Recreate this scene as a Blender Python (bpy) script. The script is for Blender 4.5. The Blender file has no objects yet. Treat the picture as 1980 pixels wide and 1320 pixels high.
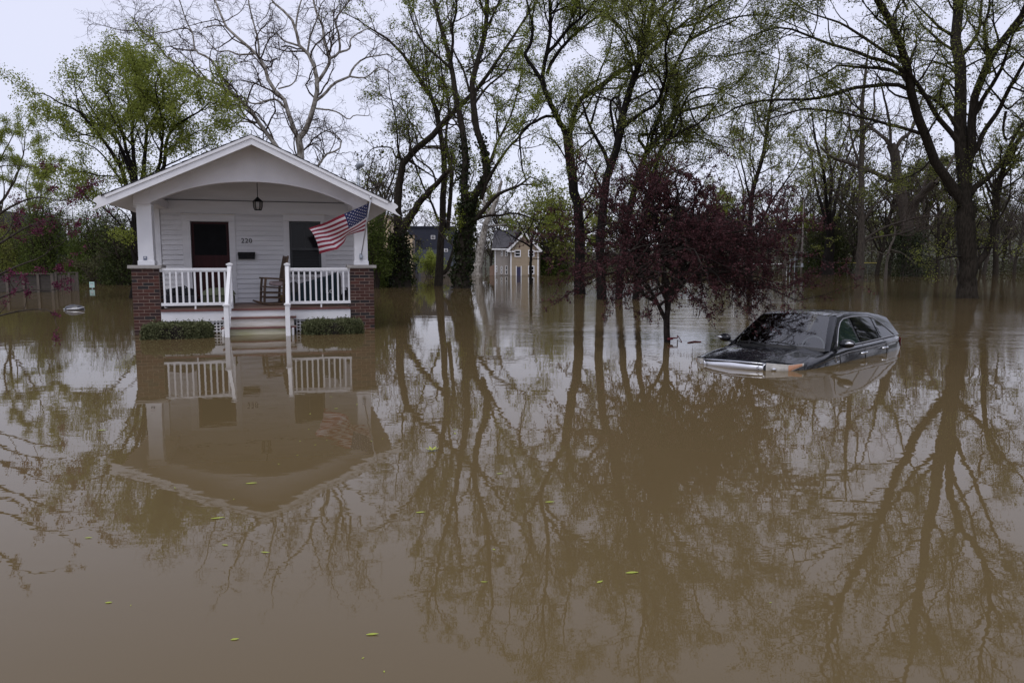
import bpy, bmesh, math, random
import numpy as np
from math import radians, sin, cos, pi, tan, atan2, sqrt

scene = bpy.context.scene
C = scene.collection
random.seed(4)

# ------------------------------------------------------------------ camera
F_PX, PITCH, CAM_H = 1419.24, 0.107, 1.45      # focal length in photo pixels, downward pitch, height over the water
cam_d = bpy.data.cameras.new('camera'); cam = bpy.data.objects.new('camera', cam_d); C.objects.link(cam)
cam_d.sensor_width = 36.0; cam_d.lens = 36.0 * F_PX / 1980.0
cam_d.clip_start = 0.05; cam_d.clip_end = 3000
cam.location = (0, 0, CAM_H); cam.rotation_euler = (radians(90) - PITCH, 0, 0)
scene.camera = cam

# ------------------------------------------------------------------ sky, sun, exposure
SUN_EL, SUN_AZ = radians(64), radians(196)      # broad soft light high behind the camera (overcast)
world = bpy.data.worlds.new('World'); scene.world = world; world.use_nodes = True
wn = world.node_tree.nodes; wl = world.node_tree.links; wn.clear()
w_out = wn.new('ShaderNodeOutputWorld'); w_bg = wn.new('ShaderNodeBackground')
w_sky = wn.new('ShaderNodeTexSky'); w_sky.sky_type = 'NISHITA'; w_sky.sun_disc = False
w_sky.sun_elevation = SUN_EL; w_sky.sun_rotation = SUN_AZ
w_mix = wn.new('ShaderNodeMix'); w_mix.data_type = 'RGBA'; w_mix.inputs[0].default_value = 0.82
w_co = wn.new('ShaderNodeTexCoord'); w_n = wn.new('ShaderNodeTexNoise'); w_r = wn.new('ShaderNodeValToRGB')
w_n.inputs['Scale'].default_value = 1.6; w_n.inputs['Detail'].default_value = 2; w_n.inputs['Roughness'].default_value = 0.4
w_r.color_ramp.elements[0].position = 0.3; w_r.color_ramp.elements[0].color = (6.5, 6.6, 8.0, 1)
w_r.color_ramp.elements[1].position = 0.75; w_r.color_ramp.elements[1].color = (7.4, 7.45, 8.9, 1)
wl.new(w_co.outputs['Generated'], w_n.inputs['Vector']); wl.new(w_n.outputs['Fac'], w_r.inputs[0])
wl.new(w_sky.outputs[0], w_mix.inputs[6]); wl.new(w_r.outputs[0], w_mix.inputs[7])
wl.new(w_mix.outputs[2], w_bg.inputs[0]); w_bg.inputs[1].default_value = 0.1
wl.new(w_bg.outputs[0], w_out.inputs[0])
sun_d = bpy.data.lights.new('sun', 'SUN'); sun = bpy.data.objects.new('sun', sun_d); C.objects.link(sun)
sun_d.energy = 1.15; sun_d.angle = radians(35); sun_d.color = (1, 0.97, 0.93)
# travel direction of the light: from behind the camera towards +Y
sd = np.array([cos(SUN_EL) * sin(SUN_AZ), cos(SUN_EL) * cos(SUN_AZ), sin(SUN_EL)])
from mathutils import Vector, Matrix
sun.rotation_euler = Vector(tuple(-sd)).to_track_quat('-Z', 'Y').to_euler()
vs = scene.view_settings
vs.view_transform = 'Standard'; vs.look = 'None'; vs.exposure = 0.34; vs.gamma = 1.0; vs.use_curve_mapping = False
scene.cycles.max_bounces = 8; scene.cycles.transparent_max_bounces = 12

# ------------------------------------------------------------------ pixel -> world helpers (layout only)
_c, _s = cos(PITCH), sin(PITCH)
def ray(px, py):
    a = (px - 990.0) / F_PX; b = (660.0 - py) / F_PX
    return np.array([a, _c + b * _s, -_s + b * _c])
def P(px, py, Y):
    d = ray(px, py); t = Y / d[1]
    return np.array([d[0] * t, Y, CAM_H + d[2] * t])
def G(px, py):
    d = ray(px, py); t = -CAM_H / d[2]
    return np.array([d[0] * t, d[1] * t, 0.0])

# ------------------------------------------------------------------ materials
MATS = {}
def nodes(m): return m.node_tree.nodes, m.node_tree.links
def bark(name, *a, **k): return mat(name, *a, spec=0.08, **k)
def mat(name, col, rough=0.6, var=0.15, scale=6.0, bump=0.0, bscale=40.0, metal=0.0, coat=0.0, spec=0.5, col2=None, stretch=None, objrand=0.0, emit=None):
    m = bpy.data.materials.new(name); m.use_nodes = True; n, l = nodes(m)
    b = n['Principled BSDF']
    b.inputs['Roughness'].default_value = rough; b.inputs['Metallic'].default_value = metal
    b.inputs['Specular IOR Level'].default_value = spec
    if coat: b.inputs['Coat Weight'].default_value = coat; b.inputs['Coat Roughness'].default_value = 0.05
    tc = n.new('ShaderNodeTexCoord'); mp = n.new('ShaderNodeMapping')
    if stretch: mp.inputs['Scale'].default_value = stretch
    l.new(tc.outputs['Object'], mp.inputs[0])
    ns = n.new('ShaderNodeTexNoise'); ns.inputs['Scale'].default_value = scale; ns.inputs['Detail'].default_value = 6
    l.new(mp.outputs[0], ns.inputs['Vector'])
    rp = n.new('ShaderNodeValToRGB')
    c1 = tuple(max(0, c * (1 - var)) for c in col) if col2 is None else col
    c2 = tuple(c * (1 + var) for c in col) if col2 is None else col2
    rp.color_ramp.elements[0].position = 0.35; rp.color_ramp.elements[0].color = (*c1, 1)
    rp.color_ramp.elements[1].position = 0.68; rp.color_ramp.elements[1].color = (*c2, 1)
    l.new(ns.outputs['Fac'], rp.inputs[0])
    src = rp.outputs[0]
    if objrand:
        oi = n.new('ShaderNodeObjectInfo'); hs = n.new('ShaderNodeHueSaturation'); mr = n.new('ShaderNodeMapRange')
        mr.inputs[3].default_value = 1 - objrand; mr.inputs[4].default_value = 1 + objrand
        l.new(oi.outputs['Random'], mr.inputs[0]); l.new(mr.outputs[0], hs.inputs['Value']); l.new(src, hs.inputs['Color']); src = hs.outputs[0]
    l.new(src, b.inputs['Base Color'])
    if bump:
        nb = n.new('ShaderNodeTexNoise'); nb.inputs['Scale'].default_value = bscale; nb.inputs['Detail'].default_value = 5
        l.new(mp.outputs[0], nb.inputs['Vector'])
        bp = n.new('ShaderNodeBump'); bp.inputs['Strength'].default_value = 1.0; bp.inputs['Distance'].default_value = bump
        l.new(nb.outputs['Fac'], bp.inputs['Height']); l.new(bp.outputs[0], b.inputs['Normal'])
    MATS[name] = m
    return m
def leafmat(name, cols, trans=0.35, rough=0.6):
    m = bpy.data.materials.new(name); m.use_nodes = True; n, l = nodes(m)
    b = n['Principled BSDF']; b.inputs['Roughness'].default_value = rough; b.inputs['Specular IOR Level'].default_value = 0.12
    g = n.new('ShaderNodeNewGeometry'); rp = n.new('ShaderNodeValToRGB')
    els = rp.color_ramp.elements
    while len(els) < len(cols): els.new(0.5)
    for i, c in enumerate(cols):
        els[i].position = i / max(1, len(cols) - 1); els[i].color = (*c, 1)
    l.new(g.outputs['Random Per Island'], rp.inputs[0]); l.new(rp.outputs[0], b.inputs['Base Color'])
    t = n.new('ShaderNodeBsdfTranslucent'); l.new(rp.outputs[0], t.inputs[0])
    mx = n.new('ShaderNodeMixShader'); mx.inputs[0].default_value = trans
    l.new(b.outputs[0], mx.inputs[1]); l.new(t.outputs[0], mx.inputs[2]); l.new(mx.outputs[0], n['Material Output'].inputs[0])
    return m

M_white = mat('white_paint', (0.74, 0.74, 0.76), 0.5, 0.05, 3.0, 0.0006, 60)
M_siding = mat('siding_paint', (0.66, 0.65, 0.66), 0.55, 0.06, 2.5, 0.0008, 50, stretch=(0.4, 1, 3))
M_gable = mat('gable_paint', (0.66, 0.64, 0.65), 0.6, 0.06, 2.0, 0.0008, 60)
M_oldwhite = mat('stained_white_paint', (0.62, 0.58, 0.52), 0.6, 0.15, 5, col2=(0.72, 0.70, 0.68), stretch=(1, 1, 5))
M_silt = mat('mossy_riser_paint', (0.42, 0.41, 0.24), 0.7, 0.2, 4, col2=(0.6, 0.57, 0.46), stretch=(0.6, 1, 3))
M_deck = mat('deck_board', (0.17, 0.11, 0.085), 0.6, 0.25, 4, 0.001, 30, stretch=(1, 6, 1))
M_tread = mat('red_brown_tread', (0.13, 0.045, 0.04), 0.5, 0.25, 8, stretch=(0.5, 4, 4))
M_treadtop = mat('worn_tread', (0.26, 0.21, 0.18), 0.6, 0.25, 6)
M_mortar = mat('mortar', (0.24, 0.18, 0.15), 0.9, 0.2, 20)
M_cap = mat('limestone', (0.33, 0.31, 0.29), 0.8, 0.12, 10, 0.001, 60)
M_shingle = mat('asphalt_shingle', (0.035, 0.034, 0.036), 0.9, 0.3, 30, 0.004, 80)
M_black = mat('black_metal', (0.007, 0.007, 0.008), 0.5, 0.2, 10, spec=0.15)
M_shade = mat('painted_shade', (0.006, 0.006, 0.006), 0.9, 0.2, 10)
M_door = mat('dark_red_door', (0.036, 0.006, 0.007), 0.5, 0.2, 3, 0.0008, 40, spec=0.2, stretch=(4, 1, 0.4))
M_screen = mat('door_screen', (0.006, 0.006, 0.007), 0.5, 0.2, 6, spec=0.08)
M_sash = mat('grey_sash', (0.032, 0.034, 0.037), 0.5, 0.1, 6)
M_blind = mat('dark_blind', (0.012, 0.0125, 0.014), 0.6, 0.1, 6)
M_wood = mat('weathered_chair_wood', (0.080, 0.045, 0.025), 0.6, 0.3, 12, 0.001, 50, stretch=(1, 1, 0.2))
M_cushion = mat('dark_seat_cushion', (0.03, 0.028, 0.025), 0.9, 0.3, 14)
M_pink = mat('faded_cushion', (0.42, 0.33, 0.33), 0.9, 0.15, 10)
M_olive = mat('olive_fabric', (0.065, 0.072, 0.038), 0.85, 0.15, 14, 0.002, 60)
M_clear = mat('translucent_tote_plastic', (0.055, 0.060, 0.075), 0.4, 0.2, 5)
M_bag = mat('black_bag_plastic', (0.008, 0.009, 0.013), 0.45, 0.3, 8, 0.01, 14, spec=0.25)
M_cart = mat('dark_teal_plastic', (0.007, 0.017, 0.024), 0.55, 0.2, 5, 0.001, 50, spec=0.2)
M_ink = mat('white_stamp', (0.55, 0.56, 0.58), 0.6, 0.05)
M_yellow = mat('yellow_plastic', (0.45, 0.27, 0.05), 0.5, 0.15)
M_steel = mat('aluminium_pole', (0.5, 0.5, 0.52), 0.35, 0.1, 8, metal=0.8)
M_galv = mat('galvanised_steel', (0.33, 0.36, 0.40), 0.45, 0.15, 10, metal=0.35)
M_fred = mat('flag_red', (0.27, 0.022, 0.045), 0.85, 0.08, 30)
M_fwhite = mat('flag_white', (0.72, 0.66, 0.70), 0.85, 0.05, 30)
M_fblue = mat('flag_blue', (0.018, 0.03, 0.11), 0.85, 0.08, 30)
M_paint = mat('black_car_paint', (0.006, 0.0065, 0.009), 0.25, 0.3, 9, 0.0, 40, coat=0.8, spec=0.1)
M_trim = mat('black_trim', (0.008, 0.008, 0.008), 0.45, 0.1)
M_chrome = mat('chrome', (0.72, 0.73, 0.76), 0.16, 0.03, 5, metal=1.0)
M_satin = mat('satin_silver', (0.70, 0.71, 0.75), 0.35, 0.03, 5, metal=0.6)
M_trimglint = mat('dull_trim_and_glint', (0.34, 0.34, 0.36), 0.35, 0.03, 5, metal=0.6)
M_tint = mat('tinted_glass', (0.004, 0.005, 0.005), 0.03, 0.1, 4, spec=0.5)
M_greenrefl = mat('green_reflection_glass', (0.014, 0.026, 0.022), 0.03, 0.1, 4, spec=0.8)  # green reflections put into the pane's base colour
M_lens = mat('headlamp_lens', (0.42, 0.40, 0.37), 0.12, 0.2, 12, spec=0.8)
M_amber = mat('amber_lens', (0.48, 0.24, 0.14), 0.15, 0.15, 10, spec=0.8)
M_tail = mat('red_lens', (0.22, 0.015, 0.015), 0.15, 0.1, 10, spec=0.8)
M_int = mat('car_interior', (0.03, 0.031, 0.034), 0.8, 0.2, 8)
M_wheel = mat('grey_steering_wheel', (0.25, 0.26, 0.28), 0.5, 0.1)
M_tan = mat('tan_siding', (0.29, 0.232, 0.162), 0.7, 0.06, 3)
M_greyside = mat('grey_siding', (0.26, 0.235, 0.215), 0.7, 0.06, 3)
M_roofgrey = mat('dark_grey_roof', (0.05, 0.048, 0.055), 0.9, 0.2, 3)
M_navydoor = mat('navy_door', (0.02, 0.018, 0.06), 0.5, 0.1)
M_glassdark = mat('dark_window_glass', (0.008, 0.0085, 0.010), 0.06, 0.1, spec=0.2)
M_navy = mat('navy_cladding', (0.007, 0.010, 0.024), 0.6, 0.12, 2)
M_bluegrey = mat('blue_grey_cladding', (0.045, 0.052, 0.068), 0.7, 0.1, 2)
M_cream = mat('cream_cladding', (0.55, 0.43, 0.28), 0.7, 0.06, 2)
M_fence = mat('weathered_fence_wood', (0.085, 0.070, 0.058), 0.85, 0.25, 8, 0.002, 30, stretch=(4, 4, 0.6), objrand=0.15)
M_fencedark = mat('dark_old_fence_wood', (0.042, 0.034, 0.029), 0.85, 0.25, 8, 0.002, 30, stretch=(0.6, 4, 4), objrand=0.2)
M_sign = mat('pale_teal_sign', (0.38, 0.55, 0.52), 0.5, 0.05)
M_pole = mat('utility_pole_wood', (0.10, 0.08, 0.065), 0.85, 0.2, 5, stretch=(3, 3, 0.3))
M_polepale = mat('pale_pole', (0.17, 0.15, 0.135), 0.7, 0.15, 4)
M_capyellow = mat('yellow_fence_cap', (0.40, 0.33, 0.07), 0.6, 0.1)
M_mesh = mat('chain_link', (0.12, 0.125, 0.125), 0.6, 0.1)
M_tape = mat('red_ribbon', (0.14, 0.012, 0.02), 0.6, 0.15)
M_tarp = mat('dark_vinyl', (0.035, 0.036, 0.045), 0.3, 0.4, 14, 0.01, 10)
M_barkd = bark('dark_wet_bark', (0.012, 0.010, 0.009), 0.85, 0.45, 9, 0.03, 10, stretch=(2.2, 2.2, 0.5))
M_barkb = bark('brown_bark', (0.030, 0.025, 0.020), 0.9, 0.4, 9, 0.03, 10, stretch=(2.2, 2.2, 0.5))
M_barkg = bark('grey_bark', (0.052, 0.044, 0.037), 0.9, 0.4, 7, 0.03, 10, stretch=(2.2, 2.2, 0.5))
M_barks = bark('sycamore_bark', (0.10, 0.085, 0.07), 0.8, 0.3, 4.5, 0.015, 8, col2=(0.36, 0.34, 0.31), stretch=(1, 1, 0.7))
M_twigd = bark('dark_twig', (0.022, 0.018, 0.016), 0.85, 0.2)
M_twig = bark('brown_twig', (0.055, 0.043, 0.036), 0.85, 0.2)
M_twigs = bark('sycamore_twig', (0.062, 0.048, 0.041), 0.85, 0.25, 1.5)
M_twigfar = bark('grey_brown_far_twig', (0.062, 0.051, 0.045), 0.9, 0.2, 0.4)
L_spring = leafmat('spring_leaf', [(0.1375, 0.1625, 0.0275), (0.2125, 0.25, 0.0475), (0.3, 0.3375, 0.0813)], 0.55)
L_olive = leafmat('olive_spring_leaf', [(0.1105, 0.1248, 0.0286), (0.182, 0.2015, 0.0468), (0.26, 0.2795, 0.078)], 0.52)
L_bright = leafmat('bright_spring_leaf', [(0.115, 0.1437, 0.0184), (0.184, 0.2242, 0.0299), (0.253, 0.2932, 0.0517)], 0.5)
L_deep = leafmat('deep_green_leaf', [(0.0432, 0.0624, 0.0132), (0.0768, 0.1032, 0.0216), (0.114, 0.1464, 0.0336)], 0.35)
L_dark = leafmat('dark_bush_leaf', [(0.018, 0.026, 0.007), (0.034, 0.044, 0.012), (0.055, 0.066, 0.020)], 0.25)
L_ivy = leafmat('ivy_leaf', [(0.008, 0.013, 0.004), (0.016, 0.023, 0.007), (0.030, 0.036, 0.014)], 0.1, 0.45)
L_box = leafmat('clipped_hedge_leaf', [(0.050, 0.058, 0.024), (0.10, 0.11, 0.050), (0.17, 0.18, 0.095)], 0.2)
L_plum = leafmat('purple_leaf', [(0.0325, 0.0137, 0.015), (0.055, 0.0213, 0.0238), (0.0925, 0.035, 0.0387)], 0.3)
L_mag = leafmat('magenta_blossom', [(0.055, 0.010, 0.024), (0.095, 0.016, 0.042), (0.15, 0.035, 0.075)], 0.25)
L_far = leafmat('far_foliage', [(0.0405, 0.0405, 0.0189), (0.0675, 0.0675, 0.0297), (0.1013, 0.0972, 0.0473)], 0.25)
L_brown = leafmat('dry_seed_ball', [(0.06, 0.035, 0.02), (0.10, 0.06, 0.035)], 0.1)
L_float = leafmat('yellow_green_leaf', [(0.30, 0.36, 0.05), (0.42, 0.46, 0.10)], 0.2)

# bricks: colour differs brick by brick
M_brick = bpy.data.materials.new('brick'); M_brick.use_nodes = True
n, l = nodes(M_brick); b = n['Principled BSDF']; b.inputs['Roughness'].default_value = 0.85
oi = n.new('ShaderNodeObjectInfo'); rp = n.new('ShaderNodeValToRGB'); rp.color_ramp.interpolation = 'CONSTANT'
els = rp.color_ramp.elements; els[0].position = 0; els[0].color = (0.017, 0.014, 0.015, 1)
els[1].position = 0.2; els[1].color = (0.032, 0.014, 0.013, 1)
for p_, c_ in ((0.38, (0.058, 0.019, 0.013)), (0.62, (0.078, 0.025, 0.017)), (0.84, (0.066, 0.028, 0.021))):
    e = els.new(p_); e.color = (*c_, 1)
nz = n.new('ShaderNodeTexNoise'); nz.inputs['Scale'].default_value = 30; nz.inputs['Detail'].default_value = 6
tc = n.new('ShaderNodeTexCoord'); l.new(tc.outputs['Object'], nz.inputs['Vector'])
mr = n.new('ShaderNodeMapRange'); mr.inputs[3].default_value = 0.6; mr.inputs[4].default_value = 1.4
hs = n.new('ShaderNodeHueSaturation'); l.new(nz.outputs['Fac'], mr.inputs[0]); l.new(mr.outputs[0], hs.inputs['Value'])
l.new(oi.outputs['Random'], rp.inputs[0]); l.new(rp.outputs[0], hs.inputs['Color']); l.new(hs.outputs[0], b.inputs['Base Color'])
bp = n.new('ShaderNodeBump'); bp.inputs['Distance'].default_value = 0.003; l.new(nz.outputs['Fac'], bp.inputs['Height']); l.new(bp.outputs[0], b.inputs['Normal'])

# windscreen: thin clear pane
M_wind = bpy.data.materials.new('windscreen_glass'); M_wind.use_nodes = True
n, l = nodes(M_wind); n.remove(n['Principled BSDF'])
tr = n.new('ShaderNodeBsdfTransparent'); tr.inputs[0].default_value = (0.62, 0.68, 0.67, 1)
gl = n.new('ShaderNodeBsdfGlossy'); gl.inputs['Roughness'].default_value = 0.015
fr = n.new('ShaderNodeFresnel'); fr.inputs[0].default_value = 2.4
mx = n.new('ShaderNodeMixShader'); l.new(fr.outputs[0], mx.inputs[0]); l.new(tr.outputs[0], mx.inputs[1]); l.new(gl.outputs[0], mx.inputs[2])
l.new(mx.outputs[0], n['Material Output'].inputs[0])

# flood water: muddy body colour under a mirror surface, calm near, wind ripples farther out on the right
M_water = bpy.data.materials.new('muddy_water'); M_water.use_nodes = True
n, l = nodes(M_water); n.remove(n['Principled BSDF'])
b = n.new('ShaderNodeBsdfDiffuse'); w_gl = n.new('ShaderNodeBsdfGlossy'); w_gl.inputs['Roughness'].default_value = 0.008
w_fr = n.new('ShaderNodeFresnel'); w_fr.inputs['IOR'].default_value = 1.34; w_mx = n.new('ShaderNodeMixShader')
l.new(w_fr.outputs[0], w_mx.inputs[0]); l.new(b.outputs[0], w_mx.inputs[1]); l.new(w_gl.outputs[0], w_mx.inputs[2]); l.new(w_mx.outputs[0], n['Material Output'].inputs[0])
tc = n.new('ShaderNodeTexCoord')
cn = n.new('ShaderNodeTexNoise'); cn.inputs['Scale'].default_value = 0.12; cn.inputs['Detail'].default_value = 3
l.new(tc.outputs['Object'], cn.inputs['Vector'])
cr = n.new('ShaderNodeValToRGB'); cr.color_ramp.elements[0].color = (0.108, 0.077, 0.036, 1); cr.color_ramp.elements[1].color = (0.124, 0.090, 0.045, 1)
cr.color_ramp.elements[0].position = 0.3; cr.color_ramp.elements[1].position = 0.7
l.new(cn.outputs['Fac'], cr.inputs[0]); l.new(cr.outputs[0], b.inputs['Color'])
def wnoise(scale, sx, sy, detail, rot=0.0):
    mp = n.new('ShaderNodeMapping'); mp.inputs['Scale'].default_value = (sx, sy, 1); mp.inputs['Rotation'].default_value = (0, 0, rot)
    l.new(tc.outputs['Object'], mp.inputs[0])
    t = n.new('ShaderNodeTexNoise'); t.inputs['Scale'].default_value = scale; t.inputs['Detail'].default_value = detail; t.inputs['Roughness'].default_value = 0.5
    l.new(mp.outputs[0], t.inputs['Vector']); return t.outputs['Fac']
def mathn(op, a, c_):
    m_ = n.new('ShaderNodeMath'); m_.operation = op
    for i, v in enumerate((a, c_)):
        if isinstance(v, (int, float)): m_.inputs[i].default_value = v
        else: l.new(v, m_.inputs[i])
    return m_.outputs[0]
swell = mathn('MULTIPLY', wnoise(1.1, 0.8, 1.3, 2, 0.3), 0.0020)
small = mathn('MULTIPLY', wnoise(5.0, 0.7, 1.6, 2, -0.2), 0.00042)
sep = n.new('ShaderNodeSeparateXYZ'); l.new(tc.outputs['Object'], sep.inputs[0])
def mrange(v, a, c_, o0=0.0, o1=1.0):
    m_ = n.new('ShaderNodeMapRange'); m_.interpolation_type = 'SMOOTHSTEP'
    l.new(v, m_.inputs[0]); m_.inputs[1].default_value = a; m_.inputs[2].default_value = c_; m_.inputs[3].default_value = o0; m_.inputs[4].default_value = o1
    return m_.outputs[0]
patch = mrange(wnoise(0.11, 1.0, 0.7, 3, 0.5), 0.40, 0.60)
zone = mathn('MULTIPLY', mrange(sep.outputs[1], 9.5, 17.0), mrange(sep.outputs[1], 62.0, 40.0))
zone = mathn('MULTIPLY', zone, mrange(sep.outputs[0], -1.5, 3.0, 0.06, 1.0))
zone = mathn('MULTIPLY', zone, mrange(sep.outputs[0], 17.0, 10.0, 0.3, 1.0))
zone = mathn('MULTIPLY', zone, mathn('ADD', mathn('MULTIPLY', patch, 0.65), 0.35))
rip = mathn('MULTIPLY', mathn('ADD', mathn('MULTIPLY', wnoise(5.0, 0.5, 1.5, 3, 0.12), 0.013), mathn('MULTIPLY', wnoise(1.0, 0.75, 1.25, 3, 0.1), 0.030)), zone)
far = mrange(sep.outputs[1], 14.0, 44.0, 1.0, 0.015)
hgt = mathn('ADD', mathn('MULTIPLY', mathn('ADD', swell, small), far), rip)
bp = n.new('ShaderNodeBump'); bp.inputs['Strength'].default_value = 1.0; bp.inputs['Distance'].default_value = 1.0
l.new(hgt, bp.inputs['Height']); l.new(bp.outputs[0], w_gl.inputs['Normal']); l.new(bp.outputs[0], w_fr.inputs['Normal'])

# ------------------------------------------------------------------ object helpers
def tag(o, label=None, cat=None, group=None, kind=None):
    if label: o['label'] = label
    if cat: o['category'] = cat
    if group: o['group'] = group
    if kind: o['kind'] = kind
    return o
def empty(name, loc=(0, 0, 0), rz=0.0, label=None, cat=None, group=None):
    o = bpy.data.objects.new(name, None); C.objects.link(o)
    o.location = tuple(float(v) for v in loc); o.rotation_euler = (0, 0, rz); o.empty_display_size = 0.2
    return tag(o, label, cat, group)
class MB:
    def __init__(s): s.v = []; s.f = []; s.m = []
    def add(s, vs, fs, mi=0):
        o = len(s.v); s.v += [tuple(map(float, v)) for v in vs]
        for f in fs: s.f.append(tuple(o + i for i in f)); s.m.append(mi)
        return s
    def box(s, x0, x1, y0, y1, z0, z1, mi=0):
        return s.add([(x0, y0, z0), (x1, y0, z0), (x1, y1, z0), (x0, y1, z0), (x0, y0, z1), (x1, y0, z1), (x1, y1, z1), (x0, y1, z1)],
                     [(0, 3, 2, 1), (4, 5, 6, 7), (0, 1, 5, 4), (1, 2, 6, 5), (2, 3, 7, 6), (3, 0, 4, 7)], mi)
    def bar(s, a, b_, w, h, mi=0, up=(0, 0, 1)):
        a = np.array(a, float); b_ = np.array(b_, float); t = b_ - a; t /= np.linalg.norm(t)
        u = np.cross(t, up); nu = np.linalg.norm(u)
        u = u / nu if nu > 1e-4 else np.array([1., 0, 0]); w_ = np.cross(u, t)
        q = [-u * w / 2 - w_ * h / 2, u * w / 2 - w_ * h / 2, u * w / 2 + w_ * h / 2, -u * w / 2 + w_ * h / 2]
        return s.add([a + x for x in q] + [b_ + x for x in q], [(3, 2, 1, 0), (4, 5, 6, 7), (0, 1, 5, 4), (1, 2, 6, 5), (2, 3, 7, 6), (3, 0, 4, 7)], mi)
    def prism(s, poly, y0, y1, mi=0):          # polygon in x,z extruded along y
        k = len(poly); vs = [(x, y0, z) for x, z in poly] + [(x, y1, z) for x, z in poly]
        fs = [tuple(range(k)), tuple(reversed(range(k, 2 * k)))] + [(i, i + k, (i + 1) % k + k, (i + 1) % k) for i in range(k)]
        return s.add(vs, fs, mi)
    def tube(s, pts, r, sides=8, mi=0, cap=True):
        pts = [np.array(p, float) for p in pts]; k = len(pts); rs = r if hasattr(r, '__len__') else [r] * k
        vs = []; u = None
        for i in range(k):
            t = pts[min(i + 1, k - 1)] - pts[max(i - 1, 0)]; t /= (np.linalg.norm(t) + 1e-12)
            if u is None:
                u = np.cross(t, (0, 0, 1) if abs(t[2]) < 0.9 else (1, 0, 0))
            u = u - t * np.dot(u, t); u /= np.linalg.norm(u); w = np.cross(t, u)
            for j in range(sides):
                a = 2 * pi * j / sides; vs.append(pts[i] + rs[i] * (cos(a) * u + sin(a) * w))
        fs = []
        for i in range(k - 1):
            for j in range(sides):
                j2 = (j + 1) % sides; fs.append((i * sides + j, i * sides + j2, (i + 1) * sides + j2, (i + 1) * sides + j))
        if cap: fs.append(tuple(reversed(range(sides)))); fs.append(tuple(range((k - 1) * sides, k * sides)))
        return s.add(vs, fs, mi)
    def lathe(s, prof, cx, cy, sides=12, mi=0):   # profile (r, z)
        vs = []; k = len(prof)
        for r, z in prof:
            for j in range(sides):
                a = 2 * pi * j / sides; vs.append((cx + r * cos(a), cy + r * sin(a), z))
        fs = [(i * sides + j, i * sides + (j + 1) % sides, (i + 1) * sides + (j + 1) % sides, (i + 1) * sides + j) for i in range(k - 1) for j in range(sides)]
        fs.append(tuple(reversed(range(sides)))); fs.append(tuple(range((k - 1) * sides, k * sides)))
        return s.add(vs, fs, mi)
    def grid(s, fn, nu, nv, mi=0, flip=False):
        vs = [fn(i / nu, j / nv) for i in range(nu + 1) for j in range(nv + 1)]
        fs = []
        for i in range(nu):
            for j in range(nv):
                q = (i * (nv + 1) + j, (i + 1) * (nv + 1) + j, (i + 1) * (nv + 1) + j + 1, i * (nv + 1) + j + 1)
                fs.append(tuple(reversed(q)) if flip else q)
        return s.add(vs, fs, mi)
    def build(s, name, mats, parent=None, smooth=False, label=None, cat=None, group=None, kind=None, loc=None, bevel=0.0):
        me = bpy.data.meshes.new(name); me.from_pydata(s.v, [], s.f)
        for m in (mats if isinstance(mats, (list, tuple)) else [mats]): me.materials.append(m)
        me.polygons.foreach_set('material_index', s.m)
        if smooth: me.polygons.foreach_set('use_smooth', [True] * len(s.f))
        me.update()
        o = bpy.data.objects.new(name, me); C.objects.link(o)
        if parent: o.parent = parent
        if loc is not None: o.location = loc
        if bevel:
            md = o.modifiers.new('bevel', 'BEVEL'); md.width = bevel; md.segments = 2; md.limit_method = 'ANGLE'
        return tag(o, label, cat, group, kind)
def np_mesh(name, V, faces4, mats, parent=None, smooth=False, mi=None, kind=None):
    me = bpy.data.meshes.new(name); V = np.asarray(V, np.float32); Fq = np.asarray(faces4, np.int32); k = Fq.shape[1]
    me.vertices.add(len(V)); me.vertices.foreach_set('co', V.ravel())
    me.loops.add(Fq.size); me.loops.foreach_set('vertex_index', Fq.ravel())
    me.polygons.add(len(Fq)); me.polygons.foreach_set('loop_start', np.arange(0, Fq.size, k, dtype=np.int32))
    me.polygons.foreach_set('loop_total', np.full(len(Fq), k, np.int32))
    for m in (mats if isinstance(mats, (list, tuple)) else [mats]): me.materials.append(m)
    if mi is not None: me.polygons.foreach_set('material_index', np.asarray(mi, np.int32))
    if smooth: me.polygons.foreach_set('use_smooth', np.ones(len(Fq), bool))
    me.update(calc_edges=True)
    o = bpy.data.objects.new(name, me); C.objects.link(o)
    if parent: o.parent = parent
    if kind: o['kind'] = kind
    return o
def clone(o, parent=None):
    c = o.copy(); C.objects.link(c)
    if parent is not None: c.parent = parent
    for ch in [x for x in C.objects if x.parent == o]: clone(ch, c)
    return c
def text(name, body, size, mat_, parent, loc, rot, extrude=0.004, align='CENTER'):
    cu = bpy.data.curves.new(name, 'FONT'); cu.body = body; cu.size = size; cu.extrude = extrude; cu.align_x = align
    cu.materials.append(mat_); tmp = bpy.data.objects.new(name, cu); C.objects.link(tmp); bpy.context.view_layer.update()
    me = bpy.data.meshes.new_from_object(tmp.evaluated_get(bpy.context.evaluated_depsgraph_get())); bpy.data.objects.remove(tmp)
    o = bpy.data.objects.new(name, me); C.objects.link(o)
    o.parent = parent; o.location = loc; o.rotation_euler = rot
    return o

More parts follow.
